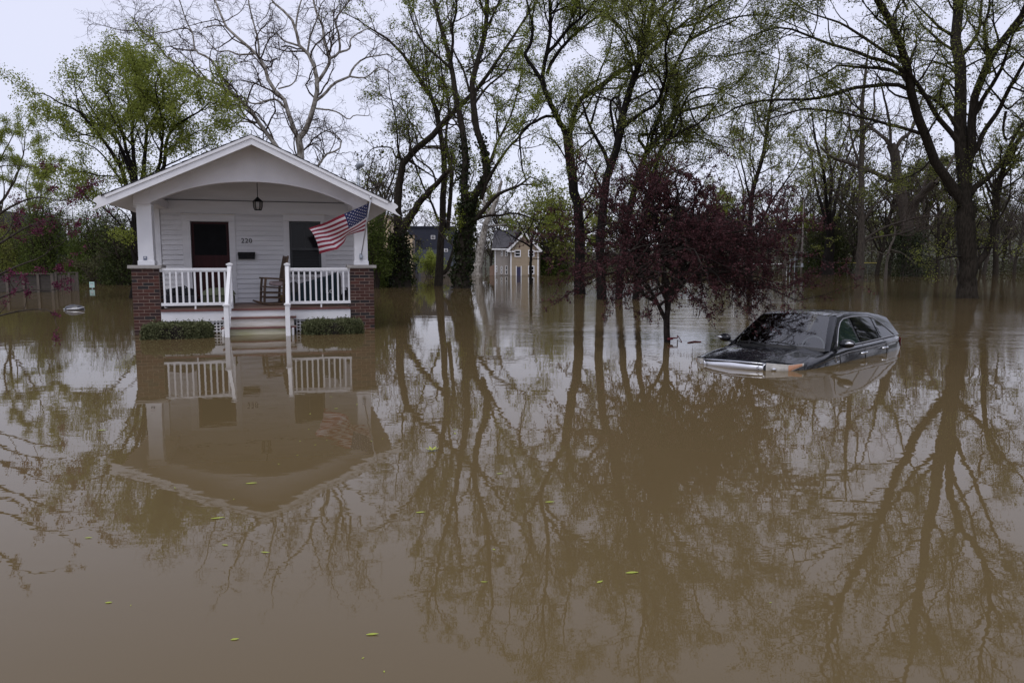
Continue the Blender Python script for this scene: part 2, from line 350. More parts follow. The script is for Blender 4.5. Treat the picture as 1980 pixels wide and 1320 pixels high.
# ================================================================== SETTING
water = MB().add([(-400, -40, 0), (400, -40, 0), (400, 420, 0), (-400, 420, 0)], [(0, 1, 2, 3)]).build('flood_water', M_water, kind='structure')
def hill_z(x, y):
    az = math.atan2(x, y)
    hmax = 7 + 15 * max(0.0, min(1.0, (az - 0.16) / 0.4)) + 6 * max(0.0, min(1.0, (-0.3 - az) / 0.3))
    t = max(0.0, min(1.0, (y - 205 - 10 * sin(x * 0.03)) / 190.0)); t = t * t * (3 - 2 * t)
    return -2.2 + 3.0 * max(0, min(1, (y - 150) / 90)) + hmax * t + 0.8 * sin(x * 0.05 + y * 0.021)
gm = MB(); gm.grid(lambda u, v: (-520 + 1040 * u, -40 + 740 * v, hill_z(-520 + 1040 * u, -40 + 740 * v)), 52, 74)
gm.build('ground', mat('earth', (0.035, 0.036, 0.018), 0.95, 0.3, 0.4), smooth=True, kind='structure')

# ================================================================== HOUSE
TH = 0.2779
HX, HY = -5.2998, 15.3551
house = empty('white_cottage', (HX, HY, 0), TH, 'small white clapboard cottage with arched front porch and red brick piers, standing in the flood', 'house')
def HL(px, py, yl):          # pixel -> house-local x,z on plane local y = yl
    d = ray(px, py); ct, st = cos(TH), sin(TH); ox, oy = -HX, -HY
    o_y = -st * ox + ct * oy; d_y = -st * d[0] + ct * d[1]; t = (yl - o_y) / d_y
    return np.array([(ct * ox + st * oy) + t * (ct * d[0] + st * d[1]), yl, CAM_H + t * d[2]])
def HW(x, y, z=0.0):         # house-local -> world
    return np.array([HX + x * cos(TH) - y * sin(TH), HY + x * sin(TH) + y * cos(TH), z])
WY = 2.25                    # porch back wall
SL = 0.462                   # roof slope
RZ = 3.985
def roof_z(x): return RZ - SL * abs(x)

# --- brick piers: every brick its own piece
brick_me = {}
def brick(w, d, h, loc, parent):
    key = (round(w, 3), round(d, 3))
    if key not in brick_me:
        o = MB().box(-w / 2, w / 2, -d / 2, d / 2, -h / 2, h / 2).build('brick', M_brick, parent); brick_me[key] = o.data
    else:
        o = bpy.data.objects.new('brick', brick_me[key]); C.objects.link(o); o.parent = parent
    o.location = (loc[0] + 0, loc[1] + random.uniform(-0.0025, 0.0025), loc[2])
    return o
for sx in (-1, 1):
    x0, x1 = (-2.39, -1.88) if sx < 0 else (1.88, 2.39)
    core = MB().box(x0 + 0.005, x1 - 0.005, 0.005, 0.462, -1.2, 1.325).build('brick_pier', M_mortar, house)
    ch, j = 0.0677, 0.0115
    r = 0; z = -0.10
    while z + ch <= 1.33:
        zc = z + ch / 2; bh = ch - j
        wid = [0.203, 0.203, 0.104] if r % 2 == 0 else [0.104, 0.203, 0.203]
        x = x0
        for w in wid:
            brick(w - j, 0.09, bh, (x + w / 2, 0.045, zc), core); x += w
        for xs in (x0, x1):                      # both flanks
            y = 0.094
            for w in ([0.203, 0.173] if r % 2 == 0 else [0.104, 0.203, 0.069]):
                if w > 0.08: brick(0.09, w - j, bh, ((xs + 0.045) if xs == x0 else (xs - 0.045), y + w / 2, zc), core)
                y += w
        r += 1; z += ch
    MB().box(x0 - 0.055, x1 + 0.055, -0.05, 0.52, 1.33, 1.395).build('pier_cap', M_cap, core, bevel=0.008)
    # battered square column on the pier
    cxm = -2.118 if sx < 0 else 2.135
    cm = MB(); a, b_ = 0.142, 0.136; y0 = 0.085
    cm.add([(cxm - a, y0, 1.395), (cxm + a, y0, 1.395), (cxm + a, y0 + 2 * a, 1.395), (cxm - a, y0 + 2 * a, 1.395),
            (cxm - b_, y0, 2.60), (cxm + b_, y0, 2.60), (cxm + b_, y0 + 2 * b_, 2.60), (cxm - b_, y0 + 2 * b_, 2.60)],
           [(0, 1, 5, 4), (1, 2, 6, 5), (2, 3, 7, 6), (3, 0, 4, 7), (4, 5, 6, 7)])
    col = cm.build('porch_column', M_white, house)
    MB().box(cxm - a - 0.014, cxm + a + 0.014, y0 - 0.014, y0 + 2 * a + 0.014, 1.397, 1.485).build('base_trim', M_white, col, bevel=0.006)
    MB().box(cxm - b_ - 0.016, cxm + b_ + 0.016, y0 - 0.016, y0 + 2 * b_ + 0.016, 2.575, 2.603).build('neck_trim', M_white, col)
    if sx < 0:
        st = MB().box(-2.165, -2.10, y0 - 0.012, y0 - 0.002, 1.50, 1.575).build('security_sticker', mat('grey_blue_sticker', (0.12, 0.14, 0.20), 0.5, 0.2), col)
        MB().box(-2.150, -2.115, y0 - 0.015, y0 - 0.0125, 1.535, 1.565).build('sticker_print', M_ink, st)
# --- gable panel with segmental arch
def arch_z(x, lift=0.0):
    t = x / 1.975
    return 2.637 + lift + (3.10 - 2.637) * (1 - abs(t) ** 2.15)
XS = np.linspace(-1.975, 1.975, 41)
def gable_half(x0, x1):
    xs = [x for x in XS if x0 - 1e-6 <= x <= x1 + 1e-6]
    gp = MB()
    k = len(xs)
    lo = [(x, arch_z(x, 0.055)) for x in xs]; hi = [(x, roof_z(x) - 0.16) for x in xs]
    for i in range(k - 1):
        gp.add([(lo[i][0], 0.03, lo[i][1]), (lo[i + 1][0], 0.03, lo[i + 1][1]), (hi[i + 1][0], 0.03, hi[i + 1][1]), (hi[i][0], 0.03, hi[i][1])], [(0, 1, 2, 3)])
        gp.add([(lo[i][0], 0.16, lo[i][1]), (lo[i + 1][0], 0.16, lo[i + 1][1]), (hi[i + 1][0], 0.16, hi[i + 1][1]), (hi[i][0], 0.16, hi[i][1])], [(3, 2, 1, 0)])
    return gp
gable_half(-1.976, 0.0495).build('gable_panel', M_gable, house)
gable_half(-0.001, 1.976).build('gable_panel', M_gable, house)
MB().box(0.046, 0.052, 0.022, 0.0285, 3.16, roof_z(0) - 0.2).build('gable_seam', M_oldwhite, house)
ar = MB()
for i in range(len(XS) - 1):
    a, b_ = XS[i], XS[i + 1]
    za, zb = arch_z(a), arch_z(b_); ta, tb = za + 0.055, zb + 0.055
    ar.add([(a, 0.012, za), (b_, 0.012, zb), (b_, 0.012, tb), (a, 0.012, ta), (a, 0.18, za), (b_, 0.18, zb), (b_, 0.18, tb), (a, 0.18, ta)],
           [(0, 1, 2, 3), (4, 7, 6, 5), (0, 4, 5, 1), (3, 2, 6, 7)])
ar.build('arch_trim', M_gable, house)
for sx in (-1, 1):                                # beam ends over the columns
    a, b_ = sorted((sx * 2.285, sx * 1.975))
    MB().prism([(a, 2.605), (b_, 2.605), (b_, roof_z(b_) - 0.16), (a, roof_z(a) - 0.16)], 0.012, 0.36).build('beam_end', M_gable, house)
    MB().box(a + 0.02 if sx > 0 else a, b_ if sx > 0 else b_ - 0.02, 0.361, WY, 2.66, 2.83).build('side_beam', M_gable, house)
# --- roof: slabs, shingle courses, barge boards with scroll tails, crown strip
for sx in (-1, 1):
    def rp_(x, y, dz): return (sx * x, y, roof_z(x) + dz)
    s = MB()
    xe = 2.70
    s.add([rp_(0, -0.44, -0.16), rp_(xe, -0.44, -0.16), rp_(xe, 8.6, -0.16), rp_(0, 8.6, -0.16), rp_(0, -0.44, -0.045), rp_(xe, -0.44, -0.045), rp_(xe, 8.6, -0.045), rp_(0, 8.6, -0.045)],
          [(0, 3, 2, 1), (4, 5, 6, 7), (0, 1, 5, 4), (1, 2, 6, 5), (2, 3, 7, 6)])
    ro = s.build('roof', M_gable, house)
    k = 15
    for i in range(k):                            # overlapping shingle courses
        xa, xb = xe * (1 - i / k) + 0.03, max(0.0, xe * (1 - (i + 1) / k) - 0.03)
        q = MB().add([rp_(xa, -0.525, -0.028), rp_(xa, 8.62, -0.028), rp_(xb, 8.62, -0.022), rp_(xb, -0.525, -0.022), rp_(xa, -0.525, 0.004), rp_(xa, 8.62, 0.004), rp_(xb, 8.62, -0.015), rp_(xb, -0.525, -0.015)],
                     [(0, 1, 2, 3), (7, 6, 5, 4), (0, 4, 5, 1), (0, 3, 7, 4), (1, 5, 6, 2)])
        q.build('shingle_course', M_shingle, ro)
    # barge board outline in x (outwards), z
    up = [(0.0, RZ - 0.03), (2.675, roof_z(2.675) - 0.03)]
    tail = [(2.74, 2.715), (2.80, 2.690), (2.855, 2.652), (2.875, 2.62), (2.865, 2.592), (2.825, 2.572), (2.812, 2.548), (2.826, 2.515), (2.87, 2.47), (2.925, 2.425)]
    low = [(2.90, 2.425), (0.0, 3.775)]
    poly = [(sx * x, z) for x, z in up + tail + low]
    if sx < 0: poly = poly[::-1]
    MB().prism(poly, -0.50, -0.445).build('barge_board', M_white, house)
    cr_ = [(0.0, RZ - 0.027), (2.672, roof_z(2.672) - 0.027), (2.655, roof_z(2.655) - 0.085), (0.0, RZ - 0.085)]
    poly = [(sx * x, z) for x, z in cr_]
    if sx < 0: poly = poly[::-1]
    MB().prism(poly, -0.522, -0.502).build('crown_strip', M_white, house)
    # knee bracket stub under the side eave
    MB().box(sx * 2.32 - 0.03, sx * 2.32 + 0.03, 0.3, 0.38, 2.56, 2.72).build('eave_bracket', M_white, house)
MB().tube([(0.0, -0.3, RZ - 0.02), (0.0, -0.3, RZ + 0.10)], 0.007, 6).build('ridge_spike', M_black, house)
# --- body of the house
bw = MB()
bw.box(-2.40, -0.72 - 0.84, WY + 0.03, WY + 0.16, -1, 2.885); bw.box(-0.72, 0.625, WY + 0.03, WY + 0.16, -1, 2.885)
bw.box(1.352, 2.40, WY + 0.03, WY + 0.16, -1, 2.885); bw.box(-1.56, -0.72, WY + 0.03, WY + 0.16, 2.395, 2.885); bw.box(0.625, 1.352, WY + 0.03, WY + 0.16, 2.43, 2.885)
bw.box(0.625, 1.352, WY + 0.03, WY + 0.16, -1, 1.16); bw.box(-1.56, -0.72, WY + 0.03, WY + 0.16, -1, 0.5)
for xs in (-2.40, 2.30): bw.box(xs, xs + 0.1, WY + 0.16, 8.2, -1, 2.70)
bw.box(-2.40, 2.40, 8.2, 8.3, -1, 2.70)
bw.prism([(-2.28, 2.885), (2.28, 2.885), (2.28, roof_z(2.28) - 0.158), (0, RZ - 0.158), (-2.28, roof_z(2.28) - 0.158)], WY + 0.02, WY + 0.14)
wall = bw.build('front_wall', M_siding, house)
MB().box(-2.18, 2.18, WY - 0.012, WY + 0.02, 2.868, 2.886).build('picture_rail', mat('dark_rail', (0.10, 0.095, 0.095), 0.7, 0.1), wall)
MB().box(-2.18, 2.18, WY + 0.004, WY + 0.03, 2.58, 2.868).build('frieze_board', M_siding, wall)
z = 0.505; ex = 0.112
while z < 2.57:
    zt = min(z + ex, 2.578)
    for (a, b_) in ((-2.18, -1.725), (-0.588, 0.495), (1.45, 2.18)):
        MB().add([(a, WY - 0.013, z + 0.005), (b_, WY - 0.013, z + 0.005), (b_, WY + 0.012, zt), (a, WY + 0.012, zt), (a, WY + 0.029, z + 0.012), (b_, WY + 0.029, z + 0.012), (b_, WY + 0.029, zt), (a, WY + 0.029, zt)],
                 [(0, 1, 2, 3), (0, 4, 5, 1), (1, 5, 6, 2), (3, 7, 4, 0), (2, 6, 7, 3)]).build('clapboard', M_siding, wall)
    z += ex
for xs in (-2.40, 2.19): MB().box(xs, xs + 0.21, WY - 0.02, WY + 0.029, 0.5, 2.66).build('corner_board', M_white, wall)
# --- door
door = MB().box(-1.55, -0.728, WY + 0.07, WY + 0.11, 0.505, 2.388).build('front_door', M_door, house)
MB().box(-1.725, -1.556, WY - 0.016, WY + 0.028, 0.505, 2.40).build('door_casing', M_siding, door)
MB().box(-0.723, -0.588, WY - 0.016, WY + 0.028, 0.505, 2.40).build('door_casing', M_siding, door)
MB().box(-1.725, -0.588, WY - 0.018, WY + 0.028, 2.402, 2.54).build('door_head', M_siding, door)
MB().box(-1.745, -0.57, WY - 0.035, WY + 0.028, 2.542, 2.566).build('head_cap', M_oldwhite, door)
MB().box(-1.49, -0.79, WY + 0.058, WY + 0.068, 1.62, 2.34).build('door_glass', M_screen, door)
for (xa, xb, za, zb) in ((-1.44, -1.17, 0.72, 1.52), (-1.10, -0.835, 0.72, 1.52)):
    MB().box(xa, xb, WY + 0.060, WY + 0.069, za, zb).build('door_panel', M_door, door, bevel=0.006)
MB().tube([(-0.79, WY + 0.068, 1.42), (-0.79, WY + 0.02, 1.42)], 0.025, 10).build('door_knob', M_black, door)
MB().box(-1.55, -0.728, WY - 0.005, WY + 0.06, 0.502, 0.53).build('door_sill', M_deck, door)
# --- window
win = MB()
for (a, b_, c_, d_) in ((0.627, 0.68, 1.17, 2.425), (1.297, 1.35, 1.17, 2.425), (0.68, 1.297, 2.37, 2.425), (0.68, 1.297, 1.17, 1.225)):
    win.box(a, b_, WY + 0.03, WY + 0.10, c_, d_)
win = win.build('front_window', M_sash, house)
MB().box(0.68, 1.297, WY + 0.035, WY + 0.075, 1.745, 1.80).build('meeting_rail', M_sash, win)
MB().box(0.972, 0.992, WY + 0.045, WY + 0.07, 1.80, 2.37).build('muntin', M_sash, win)
MB().box(0.68, 0.972, WY + 0.075, WY + 0.082, 1.80, 2.37).build('window_pane', M_glassdark, win)
MB().box(0.992, 1.297, WY + 0.075, WY + 0.082, 1.80, 2.37).build('window_pane', M_glassdark, win)
MB().box(0.68, 1.297, WY + 0.088, WY + 0.094, 1.225, 1.745).build('window_pane', M_glassdark, win)
z = 1.235
while z < 1.74:
    MB().add([(0.685, WY + 0.072, z), (1.292, WY + 0.072, z), (1.292, WY + 0.084, z + 0.03), (0.685, WY + 0.084, z + 0.03)], [(0, 1, 2, 3)]).build('blind_slat', M_blind, win); z += 0.038
MB().box(0.495, 0.624, WY - 0.016, WY + 0.028, 1.08, 2.43).build('window_casing', M_siding, win)
MB().box(1.353, 1.45, WY - 0.016, WY + 0.028, 1.08, 2.43).build('window_casing', M_siding, win)
MB().box(0.495, 1.45, WY - 0.018, WY + 0.028, 2.432, 2.575).build('window_head', M_siding, win)
MB().box(0.475, 1.47, WY - 0.035, WY + 0.028, 2.577, 2.60).build('head_cap', M_oldwhite, win)
MB().box(0.47, 1.475, WY - 0.06, WY + 0.028, 1.10, 1.16).build('window_sill', M_siding, win)
# --- house number, one digit each
for ch_, px_ in (('2', 469.5), ('2', 477), ('0', 484.5)):
    q = HL(px_, 469.3, WY - 0.014)
    text('number_digit', ch_, 0.155, M_black, wall, (q[0], WY - 0.014, q[2] - 0.004), (pi / 2, 0, 0), 0.005)
# --- porch floor, fascia, lattice
pf = MB().box(-1.88, 1.88, 0.02, WY, 0.40, 0.468).build('porch_floor', M_deck, house)
y = -0.045
while y < WY - 0.02:
    y1 = min(y + 0.082, WY)
    MB().box(-1.872, 1.872, y, y1 - 0.005, 0.4685, 0.50).build('floor_board', M_deck, pf); y += 0.0835
MB().box(-1.876, 1.876, -0.058, -0.047, 0.459, 0.499).build('deck_nosing', M_tread, pf)
for (a, b_) in ((-1.872, -0.585), (0.605, 1.872)):
    MB().box(a, b_, -0.03, 0.018, 0.252, 0.457).build('skirt_board', M_white, house)
MB().box(-0.583, 0.603, -0.024, 0.018, 0.30, 0.457).build('step_riser', M_white, house)
for (a, b_) in ((-1.872, -0.70), (0.74, 1.872)):
    lt = MB(); x = a
    while x < b_:
        lt.box(x, x + 0.023, 0.002, 0.010, -0.5, 0.25); x += 0.068
    zz = 0.215
    while zz > -0.3:
        lt.box(a, b_, -0.008, 0.0, zz, zz + 0.021); zz -= 0.062
    lt.build('porch_lattice', M_white, house)
    MB().box(a, b_, 0.35, 0.36, -0.8, 0.39).build('crawl_space_shade', M_shade, house)  # black sheet standing in for the shade under the porch
# --- steps
sp = MB(); sp.box(-0.66, -0.62, -0.86, -0.06, -1, 0.13); sp.box(0.66, 0.70, -0.86, -0.06, -1, 0.13)
sp = sp.build('front_steps', M_white, house)
for yy, zz, m_ in ((-0.03, 0.340, M_oldwhite), (-0.31, 0.158, M_oldwhite), (-0.59, -0.02, M_silt)):
    MB().box(-0.70, 0.745, yy - 0.30, yy - 0.012, zz - 0.026, zz - 0.003, 0).build('stair_tread', M_treadtop, sp)
    MB().box(-0.702, 0.747, yy - 0.312, yy - 0.301, zz - 0.036, zz - 0.001).build('tread_nosing', M_tread, sp)
for yy, z0, z1, m_ in ((-0.285, 0.135, 0.312, M_oldwhite), (-0.565, -0.06, 0.130, M_silt)):
    MB().box(-0.66, 0.70, yy - 0.012, yy, z0, z1).build('step_riser', m_, sp)
# --- porch railings
def newel(x, y, z0, z1, parent):
    p_ = MB().box(x - 0.045, x + 0.045, y - 0.045, y + 0.045, z0, z1 - 0.05).build('newel_post', M_white, parent, bevel=0.004)
    MB().add([(x - 0.062, y - 0.062, z1 - 0.05), (x + 0.062, y - 0.062, z1 - 0.05), (x + 0.062, y + 0.062, z1 - 0.05), (x - 0.062, y + 0.062, z1 - 0.05),
              (x - 0.066, y - 0.066, z1 - 0.025), (x + 0.066, y - 0.066, z1 - 0.025), (x + 0.066, y + 0.066, z1 - 0.025), (x - 0.066, y + 0.066, z1 - 0.025), (x, y, z1 + 0.006)],
             [(3, 2, 1, 0), (0, 1, 5, 4), (1, 2, 6, 5), (2, 3, 7, 6), (3, 0, 4, 7), (4, 5, 8), (5, 6, 8), (6, 7, 8), (7, 4, 8)]).build('newel_cap', M_white, parent)
for (a, b_, xa, xb) in ((-1.875, -0.59, -1.802, -0.646), (0.635, 1.90, 0.707, 1.858)):
    rl = MB(); rl.box(a, b_, 0.015, 0.085, 1.285, 1.338); rl = rl.build('porch_railing', M_white, house, bevel=0.006)
    MB().box(a, b_, 0.028, 0.072, 1.262, 1.284).build('sub_rail', M_white, rl)
    MB().box(a, b_, 0.022, 0.078, 0.572, 0.632).build('bottom_rail', M_white, rl, bevel=0.005)
    MB().box((a + b_) / 2 - 0.015, (a + b_) / 2 + 0.015, 0.03, 0.07, 0.50, 0.571).build('rail_foot', M_white, rl)
    for i in range(11):
        x = xa + (xb - xa) * i / 10
        MB().box(x - 0.0175, x + 0.0175, 0.0325, 0.0675, 0.633, 1.261).build('baluster', M_white, rl)
for x in (-0.548, 0.590):
    sr = MB(); s_ = 1 if x > 0 else -1
    sr.bar((x, 0.0, 1.345), (x, -0.94, 0.575), 0.07, 0.055); sr = sr.build('stair_railing', M_white, house, bevel=0.005)
    MB().bar((x, 0.0, 0.66), (x, -0.93, -0.09), 0.05, 0.05).build('bottom_rail', M_white, sr)
    for i in range(1, 8):
        yy = -0.05 - 0.112 * i; MB().box(x - 0.0175, x + 0.0175, yy - 0.0175, yy + 0.0175, 0.66 + yy * 0.806 + 0.03, 1.345 + yy * 0.819 - 0.03).build('baluster', M_white, sr)
    newel(x, 0.05, 0.50, 1.445, sr); newel(x, -0.965, -1.0, 0.662, sr)
# --- electric service mast
q = HL(693, 345, 3.0); mx_ = q[0]
mast = MB().tube([(mx_, 3.0, 2.5), (mx_, 3.0, 3.83)], 0.028, 10).build('service_mast', M_galv, house, smooth=True)
MB().tube([(mx_, 3.0, 3.79), (mx_ + 0.005, 3.0, 3.86), (mx_ + 0.04, 2.98, 3.91), (mx_ + 0.10, 2.95, 3.90), (mx_ + 0.12, 2.94, 3.85)], [0.04, 0.075, 0.09, 0.075, 0.03], 12).build('weather_head', M_galv, mast, smooth=True)
MB().tube([(mx_, 3.0, 3.55), (mx_, 3.0, 3.58)], 0.04, 10).build('mast_clamp', M_galv, mast)

# ================================================================== THINGS ON THE PORCH
def hthing(name, x, y, z, label, cat, rz=0.0, group=None):
    w_ = HW(x, y, z); return empty(name, w_, TH + rz, label, cat, group)
mb_ = hthing('wall_mailbox', -0.35, WY - 0.012, 1.53, 'black metal mailbox mounted on the white siding under the house number', 'mailbox')
MB().prism([(-0.185, 0.0), (0.185, 0.0), (0.185, 0.125), (-0.185, 0.125)], -0.11, 0.0).build('body', M_black, mb_, bevel=0.01)
MB().add([(-0.192, -0.118, 0.10), (0.192, -0.118, 0.10), (0.192, 0.0, 0.152), (-0.192, 0.0, 0.152), (-0.192, -0.118, 0.125), (0.192, -0.118, 0.125), (0.192, 0.0, 0.165), (-0.192, 0.0, 0.165)],
         [(0, 3, 2, 1), (4, 5, 6, 7), (0, 1, 5, 4), (1, 2, 6, 5), (3, 0, 4, 7)]).build('lid', M_black, mb_)

ln = hthing('porch_lantern', 0.0, 1.05, 2.60, 'black metal lantern hanging by a rod under the porch arch', 'lantern')
MB().tube([(0, 0, 0.25), (0, 0, RZ - 0.16 - 2.60)], 0.009, 6).build('rod', M_black, ln)
MB().lathe([(0.115, 0.17), (0.105, 0.19), (0.03, 0.26), (0.015, 0.28)], 0, 0, 6).build('roof', M_black, ln)
lf = MB()
for i in range(6):
    a = pi / 3 * i; lf.tube([(0.095 * cos(a), 0.095 * sin(a), 0.17), (0.09 * cos(a), 0.09 * sin(a), 0.06), (0.07 * cos(a), 0.07 * sin(a), 0.0)], 0.009, 5)
lf.lathe([(0.075, -0.01), (0.075, 0.008)], 0, 0, 6); lf.build('frame', M_black, ln)
gl_m = mat('frosted_lantern_glass', (0.24, 0.22, 0.20), 0.3, 0.1)
MB().lathe([(0.062, 0.01), (0.082, 0.065), (0.086, 0.168)], 0, 0, 6).build('glass', gl_m, ln)

# rocking chair, turned towards the steps
rk = hthing('rocking_chair', 0.34, 1.25, 0.502, 'brown wooden rocking chair facing left beside the right porch railing', 'rocking chair', radians(12))
def rpart(name, mb): return mb.build(name, M_wood, rk)
for s_ in (-1, 1):
    yv = s_ * 0.25
    rpart('rocker', MB().tube([(-0.50, yv, 0.10), (-0.36, yv, 0.045), (-0.18, yv, 0.02), (0.02, yv, 0.022), (0.22, yv, 0.055), (0.42, yv, 0.125)], [0.02, 0.028, 0.03, 0.03, 0.028, 0.02], 6))
    rpart('front_leg', MB().tube([(-0.33, yv, 0.05), (-0.31, yv, 0.40), (-0.285, yv, 0.60)], 0.027, 7))
    rpart('back_post', MB().tube([(0.08, yv, 0.035), (0.10, yv, 0.42), (0.155, yv, 0.80), (0.215, yv, 1.10)], [0.028, 0.03, 0.027, 0.02], 7))
    rpart('arm', MB().bar((-0.34, yv, 0.605), (0.14, yv, 0.575), 0.07, 0.035))
    for zz in (0.17, 0.28): rpart('stretcher', MB().tube([(-0.325, yv, zz), (0.09, yv, zz - 0.01)], 0.017, 6))
for zz in (0.19, 0.30): rpart('stretcher', MB().tube([(-0.32, -0.25, zz), (-0.32, 0.25, zz)], 0.017, 6))
seat = MB()
for i in range(6): rpart('seat_slat', MB().box(-0.335 + i * 0.075, -0.335 + i * 0.075 + 0.065, -0.245, 0.245, 0.40 - i * 0.006, 0.42 - i * 0.006))
for i in range(6):
    yy = -0.19 + i * 0.076
    rpart('back_slat', MB().bar((0.115, yy, 0.46), (0.205, yy, 1.04), 0.04, 0.016, up=(0, 1, 0)))
rpart('back_rail', MB().bar((0.118, -0.25, 0.47), (0.118, 0.25, 0.47), 0.02, 0.05)); rpart('back_rail', MB().bar((0.205, -0.25, 1.05), (0.205, 0.25, 1.05), 0.02, 0.07))
cu = hthing('seat_cushion', 0.31, 1.25, 0.925, 'faded pinkish cushion on the seat of the rocking chair', 'cushion', radians(12))
MB().box(-0.12, 0.14, -0.2, 0.2, 0.0, 0.11).build('cover', M_pink, cu, smooth=False, bevel=0.045)
yb = hthing('yellow_box', 0.42, 1.70, 0.502, 'small yellow box on the porch floor behind the rocking chair', 'box')
MB().box(-0.08, 0.10, -0.06, 0.06, 0.0, 0.20).build('carton', M_yellow, yb, bevel=0.01); MB().box(-0.084, 0.104, -0.064, 0.064, 0.165, 0.205).build('lid', M_yellow, yb)

# wheelie bin on its side
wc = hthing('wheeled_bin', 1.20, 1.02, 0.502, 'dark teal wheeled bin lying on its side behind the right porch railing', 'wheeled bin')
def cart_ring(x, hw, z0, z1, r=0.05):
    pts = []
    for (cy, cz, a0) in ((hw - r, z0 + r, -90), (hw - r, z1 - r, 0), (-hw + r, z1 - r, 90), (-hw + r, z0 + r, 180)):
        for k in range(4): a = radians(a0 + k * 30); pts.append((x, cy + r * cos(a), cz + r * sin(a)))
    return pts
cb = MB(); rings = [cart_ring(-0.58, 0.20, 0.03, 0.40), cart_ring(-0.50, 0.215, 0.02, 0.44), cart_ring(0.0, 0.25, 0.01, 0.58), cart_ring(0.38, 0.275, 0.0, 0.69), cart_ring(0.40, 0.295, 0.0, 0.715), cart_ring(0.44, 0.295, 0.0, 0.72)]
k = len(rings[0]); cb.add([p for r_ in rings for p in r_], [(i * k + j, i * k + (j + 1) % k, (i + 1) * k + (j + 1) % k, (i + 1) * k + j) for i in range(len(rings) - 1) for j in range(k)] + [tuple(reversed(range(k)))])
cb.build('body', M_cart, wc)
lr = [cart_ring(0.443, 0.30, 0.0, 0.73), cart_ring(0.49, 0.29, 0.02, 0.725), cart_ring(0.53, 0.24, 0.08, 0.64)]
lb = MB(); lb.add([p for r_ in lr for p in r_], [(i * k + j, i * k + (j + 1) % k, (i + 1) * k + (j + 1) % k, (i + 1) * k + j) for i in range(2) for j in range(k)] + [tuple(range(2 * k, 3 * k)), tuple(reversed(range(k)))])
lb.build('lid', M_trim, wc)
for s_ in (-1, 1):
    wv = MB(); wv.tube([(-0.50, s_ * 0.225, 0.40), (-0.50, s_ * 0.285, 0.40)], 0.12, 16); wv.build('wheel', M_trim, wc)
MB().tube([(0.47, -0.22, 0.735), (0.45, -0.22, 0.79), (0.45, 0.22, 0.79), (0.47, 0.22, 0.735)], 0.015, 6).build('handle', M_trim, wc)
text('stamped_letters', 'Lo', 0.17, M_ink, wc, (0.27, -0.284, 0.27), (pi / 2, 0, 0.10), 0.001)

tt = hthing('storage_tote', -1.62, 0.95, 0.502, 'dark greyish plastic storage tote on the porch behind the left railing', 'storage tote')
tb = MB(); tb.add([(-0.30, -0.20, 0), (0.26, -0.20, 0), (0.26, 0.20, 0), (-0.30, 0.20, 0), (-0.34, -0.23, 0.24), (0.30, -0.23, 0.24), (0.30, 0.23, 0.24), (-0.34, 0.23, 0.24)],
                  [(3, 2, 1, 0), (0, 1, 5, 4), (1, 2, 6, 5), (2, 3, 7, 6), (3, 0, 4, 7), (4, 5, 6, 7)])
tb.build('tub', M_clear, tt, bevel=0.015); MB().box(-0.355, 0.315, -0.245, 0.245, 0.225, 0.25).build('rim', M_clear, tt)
def lump(seed, rx, ry, rz_, nz_=0.18, k1=22, k2=14):
    rr = random.Random(seed); ph = [rr.uniform(0, 6.28) for _ in range(8)]
    mbx = MB()
    def fn(u, v):
        a = 2 * pi * u; t = v * pi * 0.5
        q_ = 1 + nz_ * (sin(3 * a + ph[0] + 2 * t) * 0.5 + sin(5 * a + ph[1]) * 0.35 + sin(7 * t + 2 * a + ph[2]) * 0.4)
        return (rx * cos(t) * cos(a) * q_, ry * cos(t) * sin(a) * q_, rz_ * sin(t) * q_)
    mbx.grid(fn, k1, k2); return mbx
bg_ = hthing('black_bag', -1.64, 0.95, 0.755, 'crumpled black bag heaped on the plastic storage tote', 'bag')
lump(3, 0.31, 0.2, 0.15, 0.22).build('bag', M_bag, bg_, smooth=True)
MB().tube([(0.05, 0, 0.13), (0.09, 0.02, 0.19), (0.14, 0.0, 0.16)], [0.03, 0.02, 0.01], 6).build('knot', M_bag, bg_)
b2 = hthing('dark_bag', -1.235, 0.98, 0.502, 'small dark duffel bag on the porch floor between tote and ottoman', 'bag')
lump(8, 0.16, 0.18, 0.17, 0.1).build('bag', M_bag, b2, smooth=True); MB().tube([(-0.06, -0.1, 0.15), (-0.02, -0.12, 0.21), (0.05, -0.1, 0.15)], 0.008, 6).build('strap', M_bag, b2)
ot = hthing('ottoman', -0.87, 0.98, 0.502, 'olive green upholstered ottoman with a domed top on the porch before the door', 'ottoman')
MB().box(-0.31, 0.31, -0.24, 0.24, 0.035, 0.25).build('base', M_olive, ot, bevel=0.04)
MB().grid(lambda u, v: (-0.335 + 0.67 * u, -0.26 + 0.52 * v, 0.25 + 0.15 * (max(0, 1 - (2 * u - 1) ** 4) * max(0, 1 - (2 * v - 1) ** 4)) ** 0.6), 16, 12).build('cushion_top', mat('olive_cushion', (0.11, 0.125, 0.07), 0.85, 0.12, 10), ot, smooth=True)
for sx in (-1, 1):
    for sy in (-1, 1): MB().box(sx * 0.27 - 0.02, sx * 0.27 + 0.02, sy * 0.2 - 0.02, sy * 0.2 + 0.02, 0.0, 0.034).build('foot', M_wood, ot)
b3 = hthing('black_sack', 1.87, 0.95, 0.502, 'black plastic sack tucked between the fallen bin and the right pier', 'bag')
lump(12, 0.16, 0.2, 0.30, 0.14).build('bag', M_bag, b3, smooth=True)
MB().tube([(0, 0, 0.28), (0.02, 0, 0.35), (-0.02, 0.02, 0.37)], [0.03, 0.02, 0.015], 6).build('knot', M_bag, b3)

